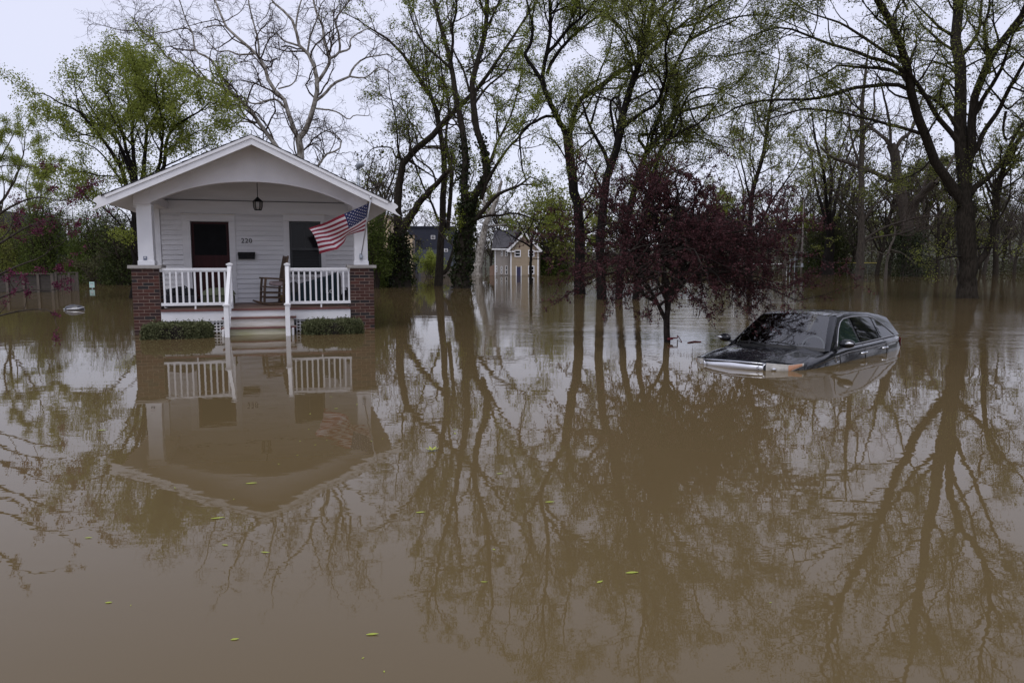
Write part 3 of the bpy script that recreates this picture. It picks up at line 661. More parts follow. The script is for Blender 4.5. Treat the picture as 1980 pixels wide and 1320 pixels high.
# --- flag on an angled pole fixed to the right column
fl = hthing('house_flag', 2.13, 0.06, 1.58, 'United States flag on a slanted metal pole fixed to the right porch column', 'flag')
fo = np.array([2.13, 0.06, 1.58])
A0 = np.array([2.128, 0.05, 1.575]) - fo; ptop = HL(717, 384, -0.55) - fo
pl = MB().tube([A0, ptop], 0.013, 10).build('pole', M_steel, fl, smooth=True)
MB().lathe([(0.012, -0.02), (0.022, 0.0), (0.03, 0.022), (0.022, 0.045), (0.004, 0.052)], ptop[0], ptop[1], 10).build('finial', M_steel, pl, smooth=True, loc=(0, 0, ptop[2]))
bk = MB(); bk.lathe([(0.028, -0.05), (0.04, -0.02), (0.034, 0.03), (0.02, 0.05)], A0[0], A0[1] - 0.005, 10); bk.box(-0.03, 0.03, -0.005, 0.012, -0.07, 0.06); bk.build('bracket', M_galv, fl)
cols_ = [(0.0, (712.5, 393), (709, 418), (705, 446)), (0.2, (690, 403), (692, 430), (690, 450)), (0.4, (665, 414), (674, 441), (671, 456)), (0.6, (640, 425), (653, 450), (665, 469)), (0.8, (617, 434), (633, 458), (652, 483)), (1.0, (597, 443), (610, 462), (618, 490))]
def lerp(a, b_, t): return a + (b_ - a) * t
def flag_pt(u, v, off=0.0):
    us = [c_[0] for c_ in cols_]
    px_ = [[np.interp(u, us, [c_[k][i] for c_ in cols_]) for i in (0, 1)] for k in (1, 2, 3)]
    a, m_, e_ = map(np.array, px_)
    q = (a * (1 - v) * (1 - 2 * v) + m_ * 4 * v * (1 - v) + e_ * v * (2 * v - 1))
    q[1] += 1.3 * sin(u * 11 + v * 2.0) * (u)
    yl = lerp(-0.50, -0.22, v) + 0.05 * sin(u * 9.5 + v * 2.2) * min(1, u * 3) - 0.18 * u + off
    return HL(q[0], q[1], yl) - fo
NU, NV = 40, 26
fm = MB()
for i in range(NU):
    for j in range(NV):
        u0, u1, v0, v1 = i / NU, (i + 1) / NU, j / NV, (j + 1) / NV
        s_ = j // 2
        mi = 2 if (u1 <= 0.4 + 1e-6 and s_ < 7) else (0 if s_ % 2 == 0 else 1)
        fm.add([flag_pt(u0, v0), flag_pt(u0, v1), flag_pt(u1, v1), flag_pt(u1, v0)], [(0, 1, 2, 3)], mi)
cloth = fm.build('flag_cloth', [M_fred, M_fwhite, M_fblue], fl, smooth=True)
sm = MB()
for r_ in range(9):
    for c_ in range(6 if r_ % 2 == 0 else 5):
        cu_ = 0.4 * ((c_ + (0.5 if r_ % 2 == 0 else 1.0)) / 6.0); cv_ = (7 / 13) * (r_ + 0.75) / 9.5
        for off in (-0.006, 0.006):
            vs_ = []
            for k in range(10):
                rad_ = 0.019 if k % 2 == 0 else 0.008; a = pi / 2 + k * pi / 5
                vs_.append(flag_pt(cu_ - rad_ * cos(a) * 0.75, cv_ - rad_ * sin(a) * 1.35, off))
            sm.add(vs_, [tuple(range(10))])
sm.build('stars', M_fwhite, cloth)

# ================================================================== TREES
rng = np.random.default_rng(11)
def norm(a): return a / (np.linalg.norm(a, axis=-1, keepdims=True) + 1e-9)
def walk(start, d, length, r0, K, wander, up, rng, taper=0.35, curl=0.0):
    N = len(start); pts = np.empty((N, K, 3)); pts[:, 0] = start; d = norm(d).copy()
    step = (length / (K - 1))[:, None]
    bend = rng.normal(size=(N, 3)) * curl
    for i in range(1, K):
        d = norm(d + rng.normal(size=(N, 3)) * wander + bend + np.array([0, 0, up]))
        pts[:, i] = pts[:, i - 1] + d * step
    rad = r0[:, None] * np.linspace(1, taper, K)[None, :]
    return pts, rad
def spawn(pts, rad, per_m, tmin, ang, lfac, lmin, lmax, rfac, rng, rmax=9, nmax=40, tip=1):
    N, K, _ = pts.shape
    seg = np.linalg.norm(np.diff(pts, axis=1), axis=2); L = seg.sum(1)
    n_ = np.clip(rng.poisson(L * per_m * (1 - tmin)), 1, nmax)
    idx = np.repeat(np.arange(N), n_); M = len(idx)
    t = tmin + (1 - tmin) * rng.random(M) ** 0.85
    f = t * (K - 1); i0 = np.minimum(f.astype(int), K - 2); w = (f - i0)[:, None]
    st = pts[idx, i0] * (1 - w) + pts[idx, i0 + 1] * w
    tg = norm(pts[idx, i0 + 1] - pts[idx, i0])
    rv = rng.normal(size=(M, 3)); side = norm(rv - (rv * tg).sum(1, keepdims=True) * tg)
    a = np.radians(rng.normal(ang, 13, M))[:, None]
    d = tg * np.cos(a) + side * np.sin(a)
    ln = np.clip(L[idx] * lfac * rng.uniform(0.55, 1.25, M) * (1.15 - 0.5 * t), lmin, lmax)
    rr = rad[idx, i0] * (1 - w[:, 0]) + rad[idx, i0 + 1] * w[:, 0]
    r0 = np.minimum(np.minimum(rr * rfac, ln * 0.022 + 0.003), rmax)
    if tip:
        for _k in range(tip):
            tg = norm(pts[:, -1] - pts[:, -2]); d2 = norm(tg + rng.normal(size=(N, 3)) * 0.35)
            st = np.vstack([st, pts[:, -1]]); d = np.vstack([d, d2]); ln = np.concatenate([ln, np.clip(L * lfac * rng.uniform(0.6, 1.1, N), lmin, lmax)])
            r0 = np.concatenate([r0, np.minimum(rad[:, -1] * 0.95, rmax)])
    return st, d, ln, r0
def tubes(pts, rad, S):
    N, K, _ = pts.shape
    tg = np.empty_like(pts); tg[:, 1:-1] = pts[:, 2:] - pts[:, :-2]; tg[:, 0] = pts[:, 1] - pts[:, 0]; tg[:, -1] = pts[:, -1] - pts[:, -2]
    tg = norm(tg); ax = np.argmin(np.abs(tg[:, K // 2]), axis=1); ref = np.eye(3)[ax][:, None, :]
    u = norm(np.cross(tg, np.broadcast_to(ref, tg.shape))); w = np.cross(tg, u)
    an = np.arange(S) * 2 * pi / S
    V = pts[:, :, None, :] + rad[:, :, None, None] * (np.cos(an)[None, None, :, None] * u[:, :, None, :] + np.sin(an)[None, None, :, None] * w[:, :, None, :])
    base = (np.arange(N) * K * S)[:, None, None]; i = np.arange(K - 1)[None, :, None]; j = np.arange(S)[None, None, :]; j2 = (j + 1) % S
    Fq = np.stack([base + i * S + j, base + i * S + j2, base + (i + 1) * S + j2, base + (i + 1) * S + j], -1).reshape(-1, 4)
    return V.reshape(-1, 3), Fq
def join(parts):
    Vs, Fs, o = [], [], 0
    for V, Fq in parts: Vs.append(V); Fs.append(Fq + o); o += len(V)
    return np.vstack(Vs), np.vstack(Fs)
def leaf_quads(pos, size, rng, aspect=0.5, droop=0.0):
    N = len(pos); a = norm(rng.normal(size=(N, 3)) + np.array([0, 0, -droop])); b_ = norm(np.cross(a, rng.normal(size=(N, 3))))
    s = (size * rng.uniform(0.6, 1.35, N))[:, None]
    V = np.stack([pos, pos + a * s * 0.5 + b_ * s * aspect * 0.5, pos + a * s, pos + a * s * 0.5 - b_ * s * aspect * 0.5], 1).reshape(-1, 3)
    return V, np.arange(4 * N).reshape(-1, 4)
def sample(pts, n, rng, jit):
    N, K, _ = pts.shape; i = rng.integers(0, N, n); f = rng.random(n) * (K - 1); k = np.minimum(f.astype(int), K - 2); w = (f - k)[:, None]
    return pts[i, k] * (1 - w) + pts[i, k + 1] * w + rng.normal(size=(n, 3)) * jit
def resample(px, K):
    px = np.array(px, float)
    if len(px) == 2: return np.stack([np.interp(np.linspace(0, 1, K), [0, 1], px[:, i]) for i in (0, 1)], 1)
    p = np.vstack([2 * px[0] - px[1], px, 2 * px[-1] - px[-2]]); out = []
    seg = np.r_[0, np.cumsum(np.linalg.norm(np.diff(px, axis=0), axis=1))]; s = np.linspace(0, seg[-1], K)
    for x in s:
        i = min(np.searchsorted(seg, x, 'right') - 1, len(px) - 2); t = (x - seg[i]) / (seg[i + 1] - seg[i] + 1e-9)
        a, b_, c_, d_ = p[i], p[i + 1], p[i + 2], p[i + 3]
        out.append(0.5 * (2 * b_ + (c_ - a) * t + (2 * a - 5 * b_ + 4 * c_ - d_) * t * t + (3 * b_ - a - 3 * c_ + d_) * t ** 3))
    return np.array(out)
def traced_tree(name, label, cat, D, limbs, bark, twig, seed, leaf=None, nleaf=0, lsize=0.09, group=None, spread=0.45,
                per=(1.0, 2.2, 5.0), lens=((0.9, 3.2), (0.5, 1.6), (0.25, 0.8)), up=(0.05, 0.03, 0.02), wander=(0.20, 0.22, 0.25), curl=0.05,
                ang=48, twr=0.007, l4=0.0, leafjit=0.10, kmin=16, tmin1=0.22, ivy=None, leafdroop=0.2, rmin=0.0):
    rng = np.random.default_rng(seed)
    base = G(limbs[0][0][0][0], 507.56 + F_PX * CAM_H / D * 1.0); base = P(limbs[0][0][0][0], limbs[0][0][0][1], D)
    base = np.array([base[0], D, 0.0])
    seen = []; PT = []; RD = []
    for li, (px, w0, w1) in enumerate(limbs):
        K = 14; q = resample(px, K)
        if li == 0: d0 = D; slope = 0.0
        else:
            allp = np.vstack(seen); dd = (allp[:, 0] - q[0, 0]) ** 2 + (allp[:, 1] - q[0, 1]) ** 2; d0 = allp[np.argmin(dd), 2]
            slope = float(np.clip(rng.normal(0, spread), -0.8, 0.8))
        arc = np.r_[0, np.cumsum(np.linalg.norm(np.diff(q, axis=0), axis=1))] * D / F_PX
        dep = d0 + slope * arc * np.clip(arc / (arc[-1] + 1e-6), 0.25, 1)
        pts = np.array([P(a, b_, y_) for (a, b_), y_ in zip(q, dep)])
        if li == 0:
            pts[0, 2] = min(pts[0, 2], 0.0); pts[0, 2] -= 0.4
        seen.append(np.column_stack([q, dep]))
        wpx = np.linspace(w0, w1, K) if np.isscalar(w0) else np.interp(np.linspace(0, 1, K), np.linspace(0, 1, len(w0)), w0)
        r = np.maximum(wpx * 0.5 * dep / F_PX, rmin)
        if li == 0: r[0] *= 1.22; r[1] *= 1.06
        # slight natural unevenness
        pts[1:-1] += rng.normal(size=(K - 2, 3)) * (r[1:-1, None] * 0.12)
        PT.append(pts); RD.append(r)
    PT = np.array(PT) - base; RD = np.array(RD)
    root = empty(name, base, 0, label, cat, group)
    V, Fq = tubes(PT, RD, 8); np_mesh('trunk', V, Fq, bark, root, True)
    src = np.arange(len(PT)) if len(PT) > 1 else np.array([0])
    S, d, ln, r0 = spawn(PT[src], RD[src], per[0], tmin1, ang, 0.45, lens[0][0], lens[0][1], 0.55, rng, rmax=0.05, tip=1)
    # nothing may grow from below 1.3 m over the water
    ok = S[:, 2] > 1.6; S, d, ln, r0 = S[ok], d[ok], ln[ok], r0[ok]
    p1, r1 = walk(S, d, ln, r0, 7, wander[0], up[0], rng, 0.4, curl)
    S, d, ln, r0 = spawn(p1, r1, per[1], 0.15, ang - 3, 0.5, lens[1][0], lens[1][1], 0.6, rng, rmax=0.03)
    p2, r2 = walk(S, d, ln, r0, 6, wander[1], up[1], rng, 0.45, curl)
    S, d, ln, r0 = spawn(p2, r2, per[2], 0.1, ang - 5, 0.5, lens[2][0], lens[2][1], 0.65, rng, rmax=0.014)
    p3, r3 = walk(S, d, ln, np.maximum(r0, twr), 4, wander[2], up[2], rng, 0.55, curl)
    r2 = np.maximum(r2, twr); r1 = np.maximum(r1, twr)
    prt = [tubes(p1, r1, 5), tubes(p2, r2, 4), tubes(p3, r3, 3)]
    if l4:
        S, d, ln, r0 = spawn(p3, r3, l4, 0.1, 40, 0.55, 0.12, 0.4, 0.7, rng, rmax=0.008)
        p4, r4 = walk(S, d, ln, np.maximum(r0, twr * 0.8), 3, 0.25, up[2], rng, 0.6); prt.append(tubes(p4, r4, 3))
    V, Fq = join(prt); np_mesh('branches', V, Fq, twig, root, False)
    if leaf and nleaf:
        pos = np.vstack([sample(p3, int(nleaf * 0.75), rng, leafjit), sample(p2, nleaf - int(nleaf * 0.75), rng, leafjit)])
        V, Fq = leaf_quads(pos, lsize, rng, 0.55, leafdroop); np_mesh('crown', V, Fq, leaf, root)
    if ivy:
        n_, zlo, zhi, rad_, which = ivy
        pool = PT[which].reshape(-1, 3); pr = RD[which].reshape(-1)
        fine_p = []; 
        for kk in which:
            t = np.linspace(0, 1, 120); fine_p.append(np.column_stack([np.interp(t, np.linspace(0, 1, 14), PT[kk][:, c_]) for c_ in range(3)] + [np.interp(t, np.linspace(0, 1, 14), RD[kk])]))
        fine_p = np.vstack(fine_p); fine_p = fine_p[(fine_p[:, 2] > zlo) & (fine_p[:, 2] < zhi)]
        i = rng.integers(0, len(fine_p), n_); off = norm(rng.normal(size=(n_, 3)) * np.array([1, 1, 0.25]))
        pos = fine_p[i, :3] + off * (fine_p[i, 3] * 0.95 + np.abs(rng.normal(0, rad_, n_)))[:, None] + rng.normal(size=(n_, 3)) * 0.05
        pos[:, 2] = np.maximum(pos[:, 2], 0.02)
        V, Fq = leaf_quads(pos, 0.16, rng, 0.8, 0.3); np_mesh('ivy', V, Fq, L_ivy, root)
    return root

# 1 sycamore, pale and bare, behind the cottage
SYC = [([(575, 562), (577, 440), (580, 340), (581, 302), (577, 268)], 19, 13),
 ([(577, 270), (570, 252), (557, 218), (546, 186), (523, 168), (515, 139), (501, 110), (478, 89), (457, 71), (436, 51), (428, 31), (420, 10), (405, -20)], 9, 3),
 ([(501, 110), (499, 79), (491, 47), (483, 16), (478, -15)], 4, 2),
 ([(494, 104), (462, 106), (441, 98), (423, 100), (407, 87), (394, 71)], 4, 1.5),
 ([(551, 209), (536, 194), (519, 194), (494, 201), (475, 196), (444, 193)], 4.5, 2),
 ([(538, 172), (565, 163), (575, 144), (577, 118), (570, 108)], 3, 1.5),
 ([(577, 270), (586, 262), (599, 234), (612, 189), (613, 158), (608, 129), (595, 102), (579, 89), (571, 52), (557, 29), (533, 10), (515, -15)], 11, 3),
 ([(579, 89), (549, 79), (533, 64), (510, 64), (498, 50)], 4, 1.5),
 ([(571, 60), (577, 20), (590, -20)], 4, 2),
 ([(613, 160), (622, 148), (635, 126), (638, 113), (627, 81), (624, 52), (612, 25), (602, -15)], 7, 3),
 ([(638, 113), (656, 102), (654, 63), (648, 39), (670, 10), (685, -20)], 5, 2),
 ([(656, 102), (676, 94), (678, 76), (701, 60), (720, 52)], 4, 1.5),
 ([(612, 194), (628, 181), (649, 160), (676, 148), (683, 131), (706, 113), (748, 105)], 6, 2),
 ([(676, 148), (706, 150), (733, 131), (752, 138)], 3.5, 1.5),
 ([(611, 210), (638, 213), (654, 218), (674, 231), (685, 223), (706, 224)], 3.5, 1.5),
 ([(579, 420), (560, 330), (531, 278), (512, 257), (494, 223), (470, 200), (444, 176), (407, 155), (386, 150), (360, 134), (326, 116), (315, 97), (292, 73), (265, 56)], 11, 2.5),
 ([(446, 173), (428, 147), (407, 115), (378, 98), (373, 66), (362, 55), (336, 58)], 6, 2),
 ([(378, 98), (360, 97), (341, 94)], 4, 2),
 ([(373, 66), (360, 40), (350, 10), (340, -15)], 3, 1.5),
 ([(436, 51), (415, 50), (394, 54)], 3, 1.5),
 ([(581, 380), (612, 325), (633, 297), (654, 291), (660, 271), (638, 255), (625, 252)], 6, 2),
 ([(494, 240), (470, 235), (430, 245), (395, 250)], 3, 1.3), ([(595, 102), (600, 70), (612, 40), (620, 10)], 4, 2)]
traced_tree('sycamore_tree', 'tall bare pale-barked sycamore with sinuous limbs rising behind the white cottage', 'tree', 38, SYC, M_barks, M_twigs, 21, L_brown, 2600, 0.065, l4=2.0,
            per=(1.9, 2.8, 5.0), lens=((0.7, 2.4), (0.4, 1.3), (0.2, 0.6)), up=(0.03, 0.0, -0.02), wander=(0.30, 0.30, 0.28), curl=0.14, twr=0.0065)
# 2 leafy tree left of the cottage
ELM = [([(266, 586), (265, 500), (262, 440), (262, 380)], 30, 16),
 ([(262, 420), (248, 380), (229, 318), (191, 251), (159, 209), (137, 184), (92, 163), (76, 150)], 13, 3),
 ([(262, 400), (251, 330), (223, 257), (197, 225), (162, 171), (140, 127)], 12, 3),
 ([(264, 380), (256, 320), (242, 279), (235, 241), (216, 181), (178, 117)], 11, 3),
 ([(262, 350), (261, 340), (255, 251), (255, 203), (245, 155), (235, 111)], 11, 3),
 ([(266, 380), (278, 334), (283, 267), (286, 225), (274, 187), (274, 117)], 12, 3),
 ([(286, 225), (302, 203), (318, 165), (321, 124)], 9, 3),
 ([(268, 420), (300, 350), (312, 320), (318, 267), (321, 219), (305, 140)], 11, 3),
 ([(305, 345), (324, 314), (328, 257), (350, 219), (398, 187), (420, 165)], 10, 3),
 ([(318, 318), (366, 295), (423, 264), (440, 270)], 4, 1.5),
 ([(235, 356), (191, 289), (159, 264), (120, 254), (100, 250)], 5, 1.5),
 ([(250, 400), (223, 345), (178, 337), (140, 327), (111, 333)], 4, 1.5),
 ([(258, 460), (248, 451), (204, 404), (178, 391), (140, 365), (111, 356)], 6, 1.5),
 ([(191, 251), (150, 240), (110, 222), (80, 205)], 3.5, 1.5), ([(328, 280), (370, 250), (410, 225), (430, 215)], 3.5, 1.5), ([(283, 260), (300, 200), (350, 160), (370, 140)], 3.5, 1.5)]
ELM = [([(265 + (x - 265) * (0.90 if y < 380 else 1), 350 + (y - 350) * (0.82 if y < 350 else 1)) for x, y in pts], a * 0.82, b_ * 0.8) for pts, a, b_ in ELM]
traced_tree('leafy_elm_tree', 'broad many-stemmed tree in fresh green leaf behind the left roof slope of the cottage', 'tree', 30, ELM, M_barkd, M_twigd, 22, L_spring, 62000, 0.08,
            per=(2.8, 3.0, 5.0), lens=((0.6, 1.6), (0.35, 0.9), (0.18, 0.5)), up=(0.10, 0.08, 0.05), leafjit=0.13, twr=0.006, tmin1=0.32)
# 3 ivy clad forked tree right of the cottage
T4 = [([(776, 552), (773, 487), (770, 439)], 34, 22),
 ([(770, 440), (768, 405), (770, 366), (777, 323), (785, 308), (809, 286), (836, 264), (845, 250), (864, 230), (882, 212), (918, 178), (950, 134), (984, 84), (1018, 34), (1036, 7)], (17, 14, 12, 10, 7, 5, 3.5), 0),
 ([(785, 308), (765, 303), (756, 286), (724, 286), (708, 300)], 4, 1.5), ([(780, 318), (770, 291), (766, 234), (754, 177), (750, 136)], 4, 1.5),
 ([(760, 380), (752, 364), (736, 359), (712, 366), (705, 345)], 3.5, 1.5),
 ([(773, 452), (778, 441), (792, 420), (816, 386), (843, 357), (862, 335)], 17, 8),
 ([(843, 357), (835, 330), (800, 300), (790, 260), (796, 210)], 4, 1.5), ([(809, 286), (800, 250), (770, 200), (740, 190)], 3.5, 1.2), ([(785, 308), (820, 330), (850, 350)], 4, 2)]
traced_tree('forked_ivy_tree', 'dark forked trunk wrapped in ivy beside the right eave of the cottage', 'tree', 44, T4, M_barkb, M_twig, 23, L_bright, 3800, 0.12, l4=3,
            per=(1.7, 2.6, 5.0), lens=((0.8, 2.6), (0.4, 1.3), (0.25, 0.7)), up=(0.05, 0.02, 0), wander=(0.26, 0.26, 0.25), curl=0.1, ivy=(2200, 0.2, 3.0, 0.22, [0]), twr=0.007)
# 4 thin twin tree
T5 = [([(847, 553), (850, 492), (855, 439), (857, 386), (860, 323), (855, 281), (848, 227), (836, 193), (820, 164), (784, 114), (763, 86), (738, 68), (714, 54)], (15, 13, 11, 8, 6, 3), 0),
 ([(865, 445), (868, 420), (870, 395), (874, 335), (867, 303), (862, 264), (868, 215), (860, 160)], 9, 3),
 ([(848, 429), (836, 395), (821, 366), (802, 318), (790, 290)], 5, 2), ([(853, 530), (865, 521), (874, 492), (884, 463), (890, 445)], 8, 6),
 ([(855, 290), (845, 240), (828, 150), (820, 90), (800, 20)], 4, 2), ([(848, 227), (858, 180), (852, 120), (845, 70)], 4, 2)]
traced_tree('slender_twin_tree', 'slender double-stemmed tree with sparse yellow-green leaves left of the ivy trunk', 'tree', 46, T5, M_barkb, M_twig, 24, L_bright, 9000, 0.12, l4=3,
            per=(1.8, 2.6, 5.0), lens=((0.7, 2.2), (0.4, 1.2), (0.2, 0.7)), up=(0.10, 0.06, 0.03), twr=0.007)
# 5 great ivy trunk
T6 = [([(892, 560), (894, 510), (896, 468), (903, 430), (901, 395)], (32, 30, 30, 26, 22), 0),
 ([(901, 400), (897, 347), (901, 298), (898, 284), (893, 239), (882, 200), (875, 148), (870, 114), (859, 75), (848, 41), (841, 7), (834, -45), (828, -100), (836, -150)], (16, 13, 11, 9, 7, 5, 3), 0),
 ([(872, 132), (863, 125), (845, 109), (823, 89), (805, 60), (790, 20)], 5, 2), ([(872, 118), (876, 80), (875, 50), (882, 23), (882, -40)], 6, 3),
 ([(906, 425), (915, 383), (933, 354), (942, 323), (936, 290), (923, 261), (916, 204), (907, 177), (918, 145), (927, 109), (936, 75), (943, 41), (941, 7), (945, -60), (950, -110), (940, -165)], (14, 13, 12, 10, 8, 6, 3), 0),
 ([(908, 178), (898, 141), (882, 109), (876, 95)], 5, 3), ([(900, 139), (916, 129), (936, 113)], 4, 2), ([(943, 50), (961, 14), (975, -25)], 4, 2),
 ([(908, 430), (923, 420), (942, 398), (965, 375), (1003, 359), (1025, 342)], 10, 3), ([(930, 385), (945, 345), (974, 298), (1000, 268), (1015, 252), (1040, 225)], 8, 2.5),
 ([(920, 425), (942, 417), (967, 417), (986, 412), (1015, 417), (1039, 429)], 6, 2), ([(942, 330), (960, 280), (985, 230), (1000, 180), (1010, 130)], 6, 2), ([(916, 204), (940, 170), (975, 140), (1000, 100)], 5, 2),
 ([(893, 239), (870, 215), (850, 200)], 4, 2)]
traced_tree('great_ivy_tree', 'massive ivy-covered trunk with a fan of upright stems and yellow-green leaves in mid picture', 'tree', 42, T6, M_barkb, M_twig, 25, L_bright, 26000, 0.11, l4=0,
            per=(1.6, 2.6, 5.0), lens=((0.8, 2.4), (0.4, 1.3), (0.2, 0.7)), up=(0.10, 0.06, 0.03), ivy=(3800, 0.05, 8.5, 0.10, [0, 1, 4]), twr=0.007)
# 6 far sycamore trunk
T7 = [([(923, 534), (927, 500), (931, 468), (945, 420), (957, 395), (970, 350)], (19, 16, 12, 9, 5), 0), ([(931, 468), (945, 440), (985, 430), (1010, 400)], 5, 2), ([(945, 420), (935, 380), (950, 320)], 5, 2)]
traced_tree('far_sycamore_tree', 'thick pale mottled sycamore trunk standing left of the tan two-storey house', 'tree', 84, T7, M_barks, M_twigs, 26, per=(0.8, 1.4, 2.6), lens=((1.5, 5), (0.8, 2.4), (0.5, 1.2)), twr=0.012, wander=(0.3, 0.3, 0.3))
# 7 small bare tree before the tan house
T8 = [([(1026, 549), (1027, 483), (1028, 470)], 6, 5), ([(1027, 478), (1015, 470), (1000, 463), (979, 449), (960, 442), (942, 437)], 4, 1.2), ([(1022, 470), (1010, 444), (998, 424), (985, 405)], 3, 1.2),
 ([(1028, 472), (1033, 450), (1044, 430), (1060, 410)], 3, 1.2), ([(1028, 474), (1042, 470), (1060, 480)], 2.5, 1), ([(1015, 452), (1030, 430), (1035, 400)], 2.5, 1)]
traced_tree('small_bare_tree', 'small leafless tree with drooping branches in front of the tan house', 'tree', 50, T8, M_barkd, M_twigd, 27, per=(1.8, 2.5, 4.0), lens=((0.6, 1.6), (0.3, 0.9), (0.2, 0.5)), up=(0.02, -0.04, -0.06), wander=(0.25, 0.25, 0.25), twr=0.006)
# 8 black leaning trunk, broad willowy crown
T9 = [([(1122, 564), (1121, 482), (1119, 421), (1105, 330), (1101, 298), (1098, 254)], (20, 19, 18, 18), 0),
 ([(1100, 275), (1090, 250), (1075, 223), (1064, 200), (1053, 173), (1048, 154)], 12, 9),
 ([(1050, 160), (1034, 136), (1021, 118), (1015, 104), (1025, 88), (1030, 59), (1029, 45)], 8, 5),
 ([(1048, 156), (1050, 141), (1055, 118), (1059, 98), (1064, 57), (1064, 23), (1062, -40), (1056, -110), (1062, -180), (1050, -240)], 8, 3), ([(1064, 30), (1080, 9), (1092, -25)], 4, 2),
 ([(1057, 105), (1078, 82), (1100, 54), (1121, 38), (1137, 20), (1165, -10)], 7, 3), ([(1058, 142), (1066, 123), (1084, 95), (1112, 66), (1144, 41), (1185, 9), (1212, -20)], 7, 3),
 ([(1080, 226), (1057, 225), (1037, 234), (1018, 245), (1005, 264), (1007, 298), (1010, 330)], 6, 2.5),
 ([(1101, 262), (1109, 223), (1121, 195), (1134, 184), (1162, 168), (1180, 150), (1198, 139), (1225, 123), (1253, 107), (1284, 75), (1316, 50), (1332, 37)], (11, 10, 10, 9, 8, 7, 3), 0),
 ([(1316, 52), (1353, 43), (1380, 18), (1402, -10)], 5, 2.5), ([(1241, 112), (1232, 84), (1198, 50), (1173, 27), (1144, 20)], 4, 1.5), ([(1200, 139), (1230, 138), (1253, 139), (1298, 143), (1321, 136)], 4, 1.5),
 ([(1122, 192), (1148, 159), (1175, 148)], 4, 2), ([(1116, 205), (1116, 189), (1104, 190)], 3, 2), ([(1185, 9), (1190, -40), (1200, -80)], 4, 2), ([(1284, 75), (1300, 30), (1310, -20), (1305, -70)], 5, 2),
 ([(1121, 38), (1120, 0), (1110, -70), (1100, -150), (1105, -215)], 5, 2), ([(1062, -60), (1035, -110), (1015, -170)], 4, 2), ([(1029, 45), (1015, -10), (990, -70), (985, -130)], 4, 2), ([(1185, 9), (1215, -40), (1230, -110), (1225, -170)], 4, 2), ([(1109, 240), (1130, 215), (1148, 180), (1160, 140), (1180, 90), (1186, 50)], 4, 2)]
traced_tree('black_forked_tree', 'nearly black tall trunk forking wide above the purple tree, hazed with light green leaves', 'tree', 34, T9, M_barkd, M_twigd, 28, L_spring, 60000, 0.075, l4=0.6,
            per=(1.7, 2.8, 5.0), lens=((0.8, 2.2), (0.4, 1.2), (0.2, 0.7)), up=(0.05, 0.02, -0.02), ang=44, leafjit=0.12, twr=0.006)
# 9 triple trunk behind the purple tree
T10 = [([(1165, 582), (1160, 480), (1164, 421), (1173, 345), (1191, 298), (1198, 261), (1203, 227), (1212, 193), (1221, 164), (1234, 129), (1246, 95), (1250, 64), (1258, 30), (1268, -30), (1270, -100), (1262, -175)], (17, 16, 15, 13, 10, 8, 5), 0),
 ([(1191, 270), (1184, 234), (1180, 209), (1182, 193), (1194, 188), (1198, 198), (1199, 218)], 5, 5),
 ([(1207, 245), (1225, 229), (1248, 213), (1271, 200), (1282, 168), (1289, 145), (1287, 113), (1287, 91), (1295, 60)], 8, 3),
 ([(1178, 325), (1168, 293), (1153, 268), (1141, 245), (1134, 225), (1128, 204)], 8, 4), ([(1143, 240), (1153, 204), (1162, 177), (1180, 150)], 5, 2),
 ([(1196, 584), (1205, 480), (1214, 420), (1228, 360), (1242, 318), (1251, 292), (1257, 286), (1278, 264), (1296, 234), (1309, 218), (1330, 213), (1355, 207), (1380, 200)], (15, 14, 13, 12, 9, 6, 4), 0),
 ([(1251, 294), (1241, 277), (1232, 266), (1242, 260), (1287, 259), (1334, 259), (1353, 245), (1345, 237)], 6, 4),
 ([(1296, 238), (1305, 204), (1309, 177), (1310, 140)], 6, 3), ([(1258, 286), (1264, 254), (1282, 204), (1294, 159), (1309, 120), (1330, 79), (1357, 23), (1376, -30)], 7, 2.5),
 ([(1228, 586), (1238, 480), (1243, 420), (1262, 345), (1276, 293), (1291, 273), (1321, 252), (1350, 240)], (14, 12, 11, 10, 8, 4), 0),
 ([(1291, 273), (1310, 230), (1335, 180), (1370, 170), (1400, 175)], 5, 2), ([(1309, 218), (1340, 190), (1390, 180), (1440, 150)], 4, 1.5), ([(1246, 95), (1220, 60), (1210, 10), (1200, -40)], 4, 2),
 ([(1330, 80), (1370, 60), (1420, 40), (1450, 0)], 4, 1.5), ([(1309, 120), (1350, 110), (1400, 110), (1440, 130)], 3.5, 1.5), ([(1376, -30), (1400, -90), (1440, -150)], 4, 2), ([(1268, -20), (1300, -80), (1320, -150), (1310, -200)], 4, 2), ([(1330, 79), (1400, 40), (1480, 30), (1560, 60)], 4, 1.5), ([(1450, 0), (1500, -60), (1560, -110)], 3.5, 1.5), ([(1357, 23), (1420, -20), (1480, -90)], 4, 1.5), ([(1400, 110), (1460, 100), (1520, 120)], 3, 1.2)]
traced_tree('three_stem_tree', 'dark three-stemmed tree with a broken stub right behind the purple tree', 'tree', 29, T10, M_barkd, M_twigd, 29, L_olive, 76000, 0.07, l4=1.5,
            per=(1.8, 2.8, 5.0), lens=((0.8, 2.2), (0.4, 1.2), (0.2, 0.7)), up=(0.05, 0.01, -0.03), ang=44, leafjit=0.12, twr=0.006, leafdroop=0.5)
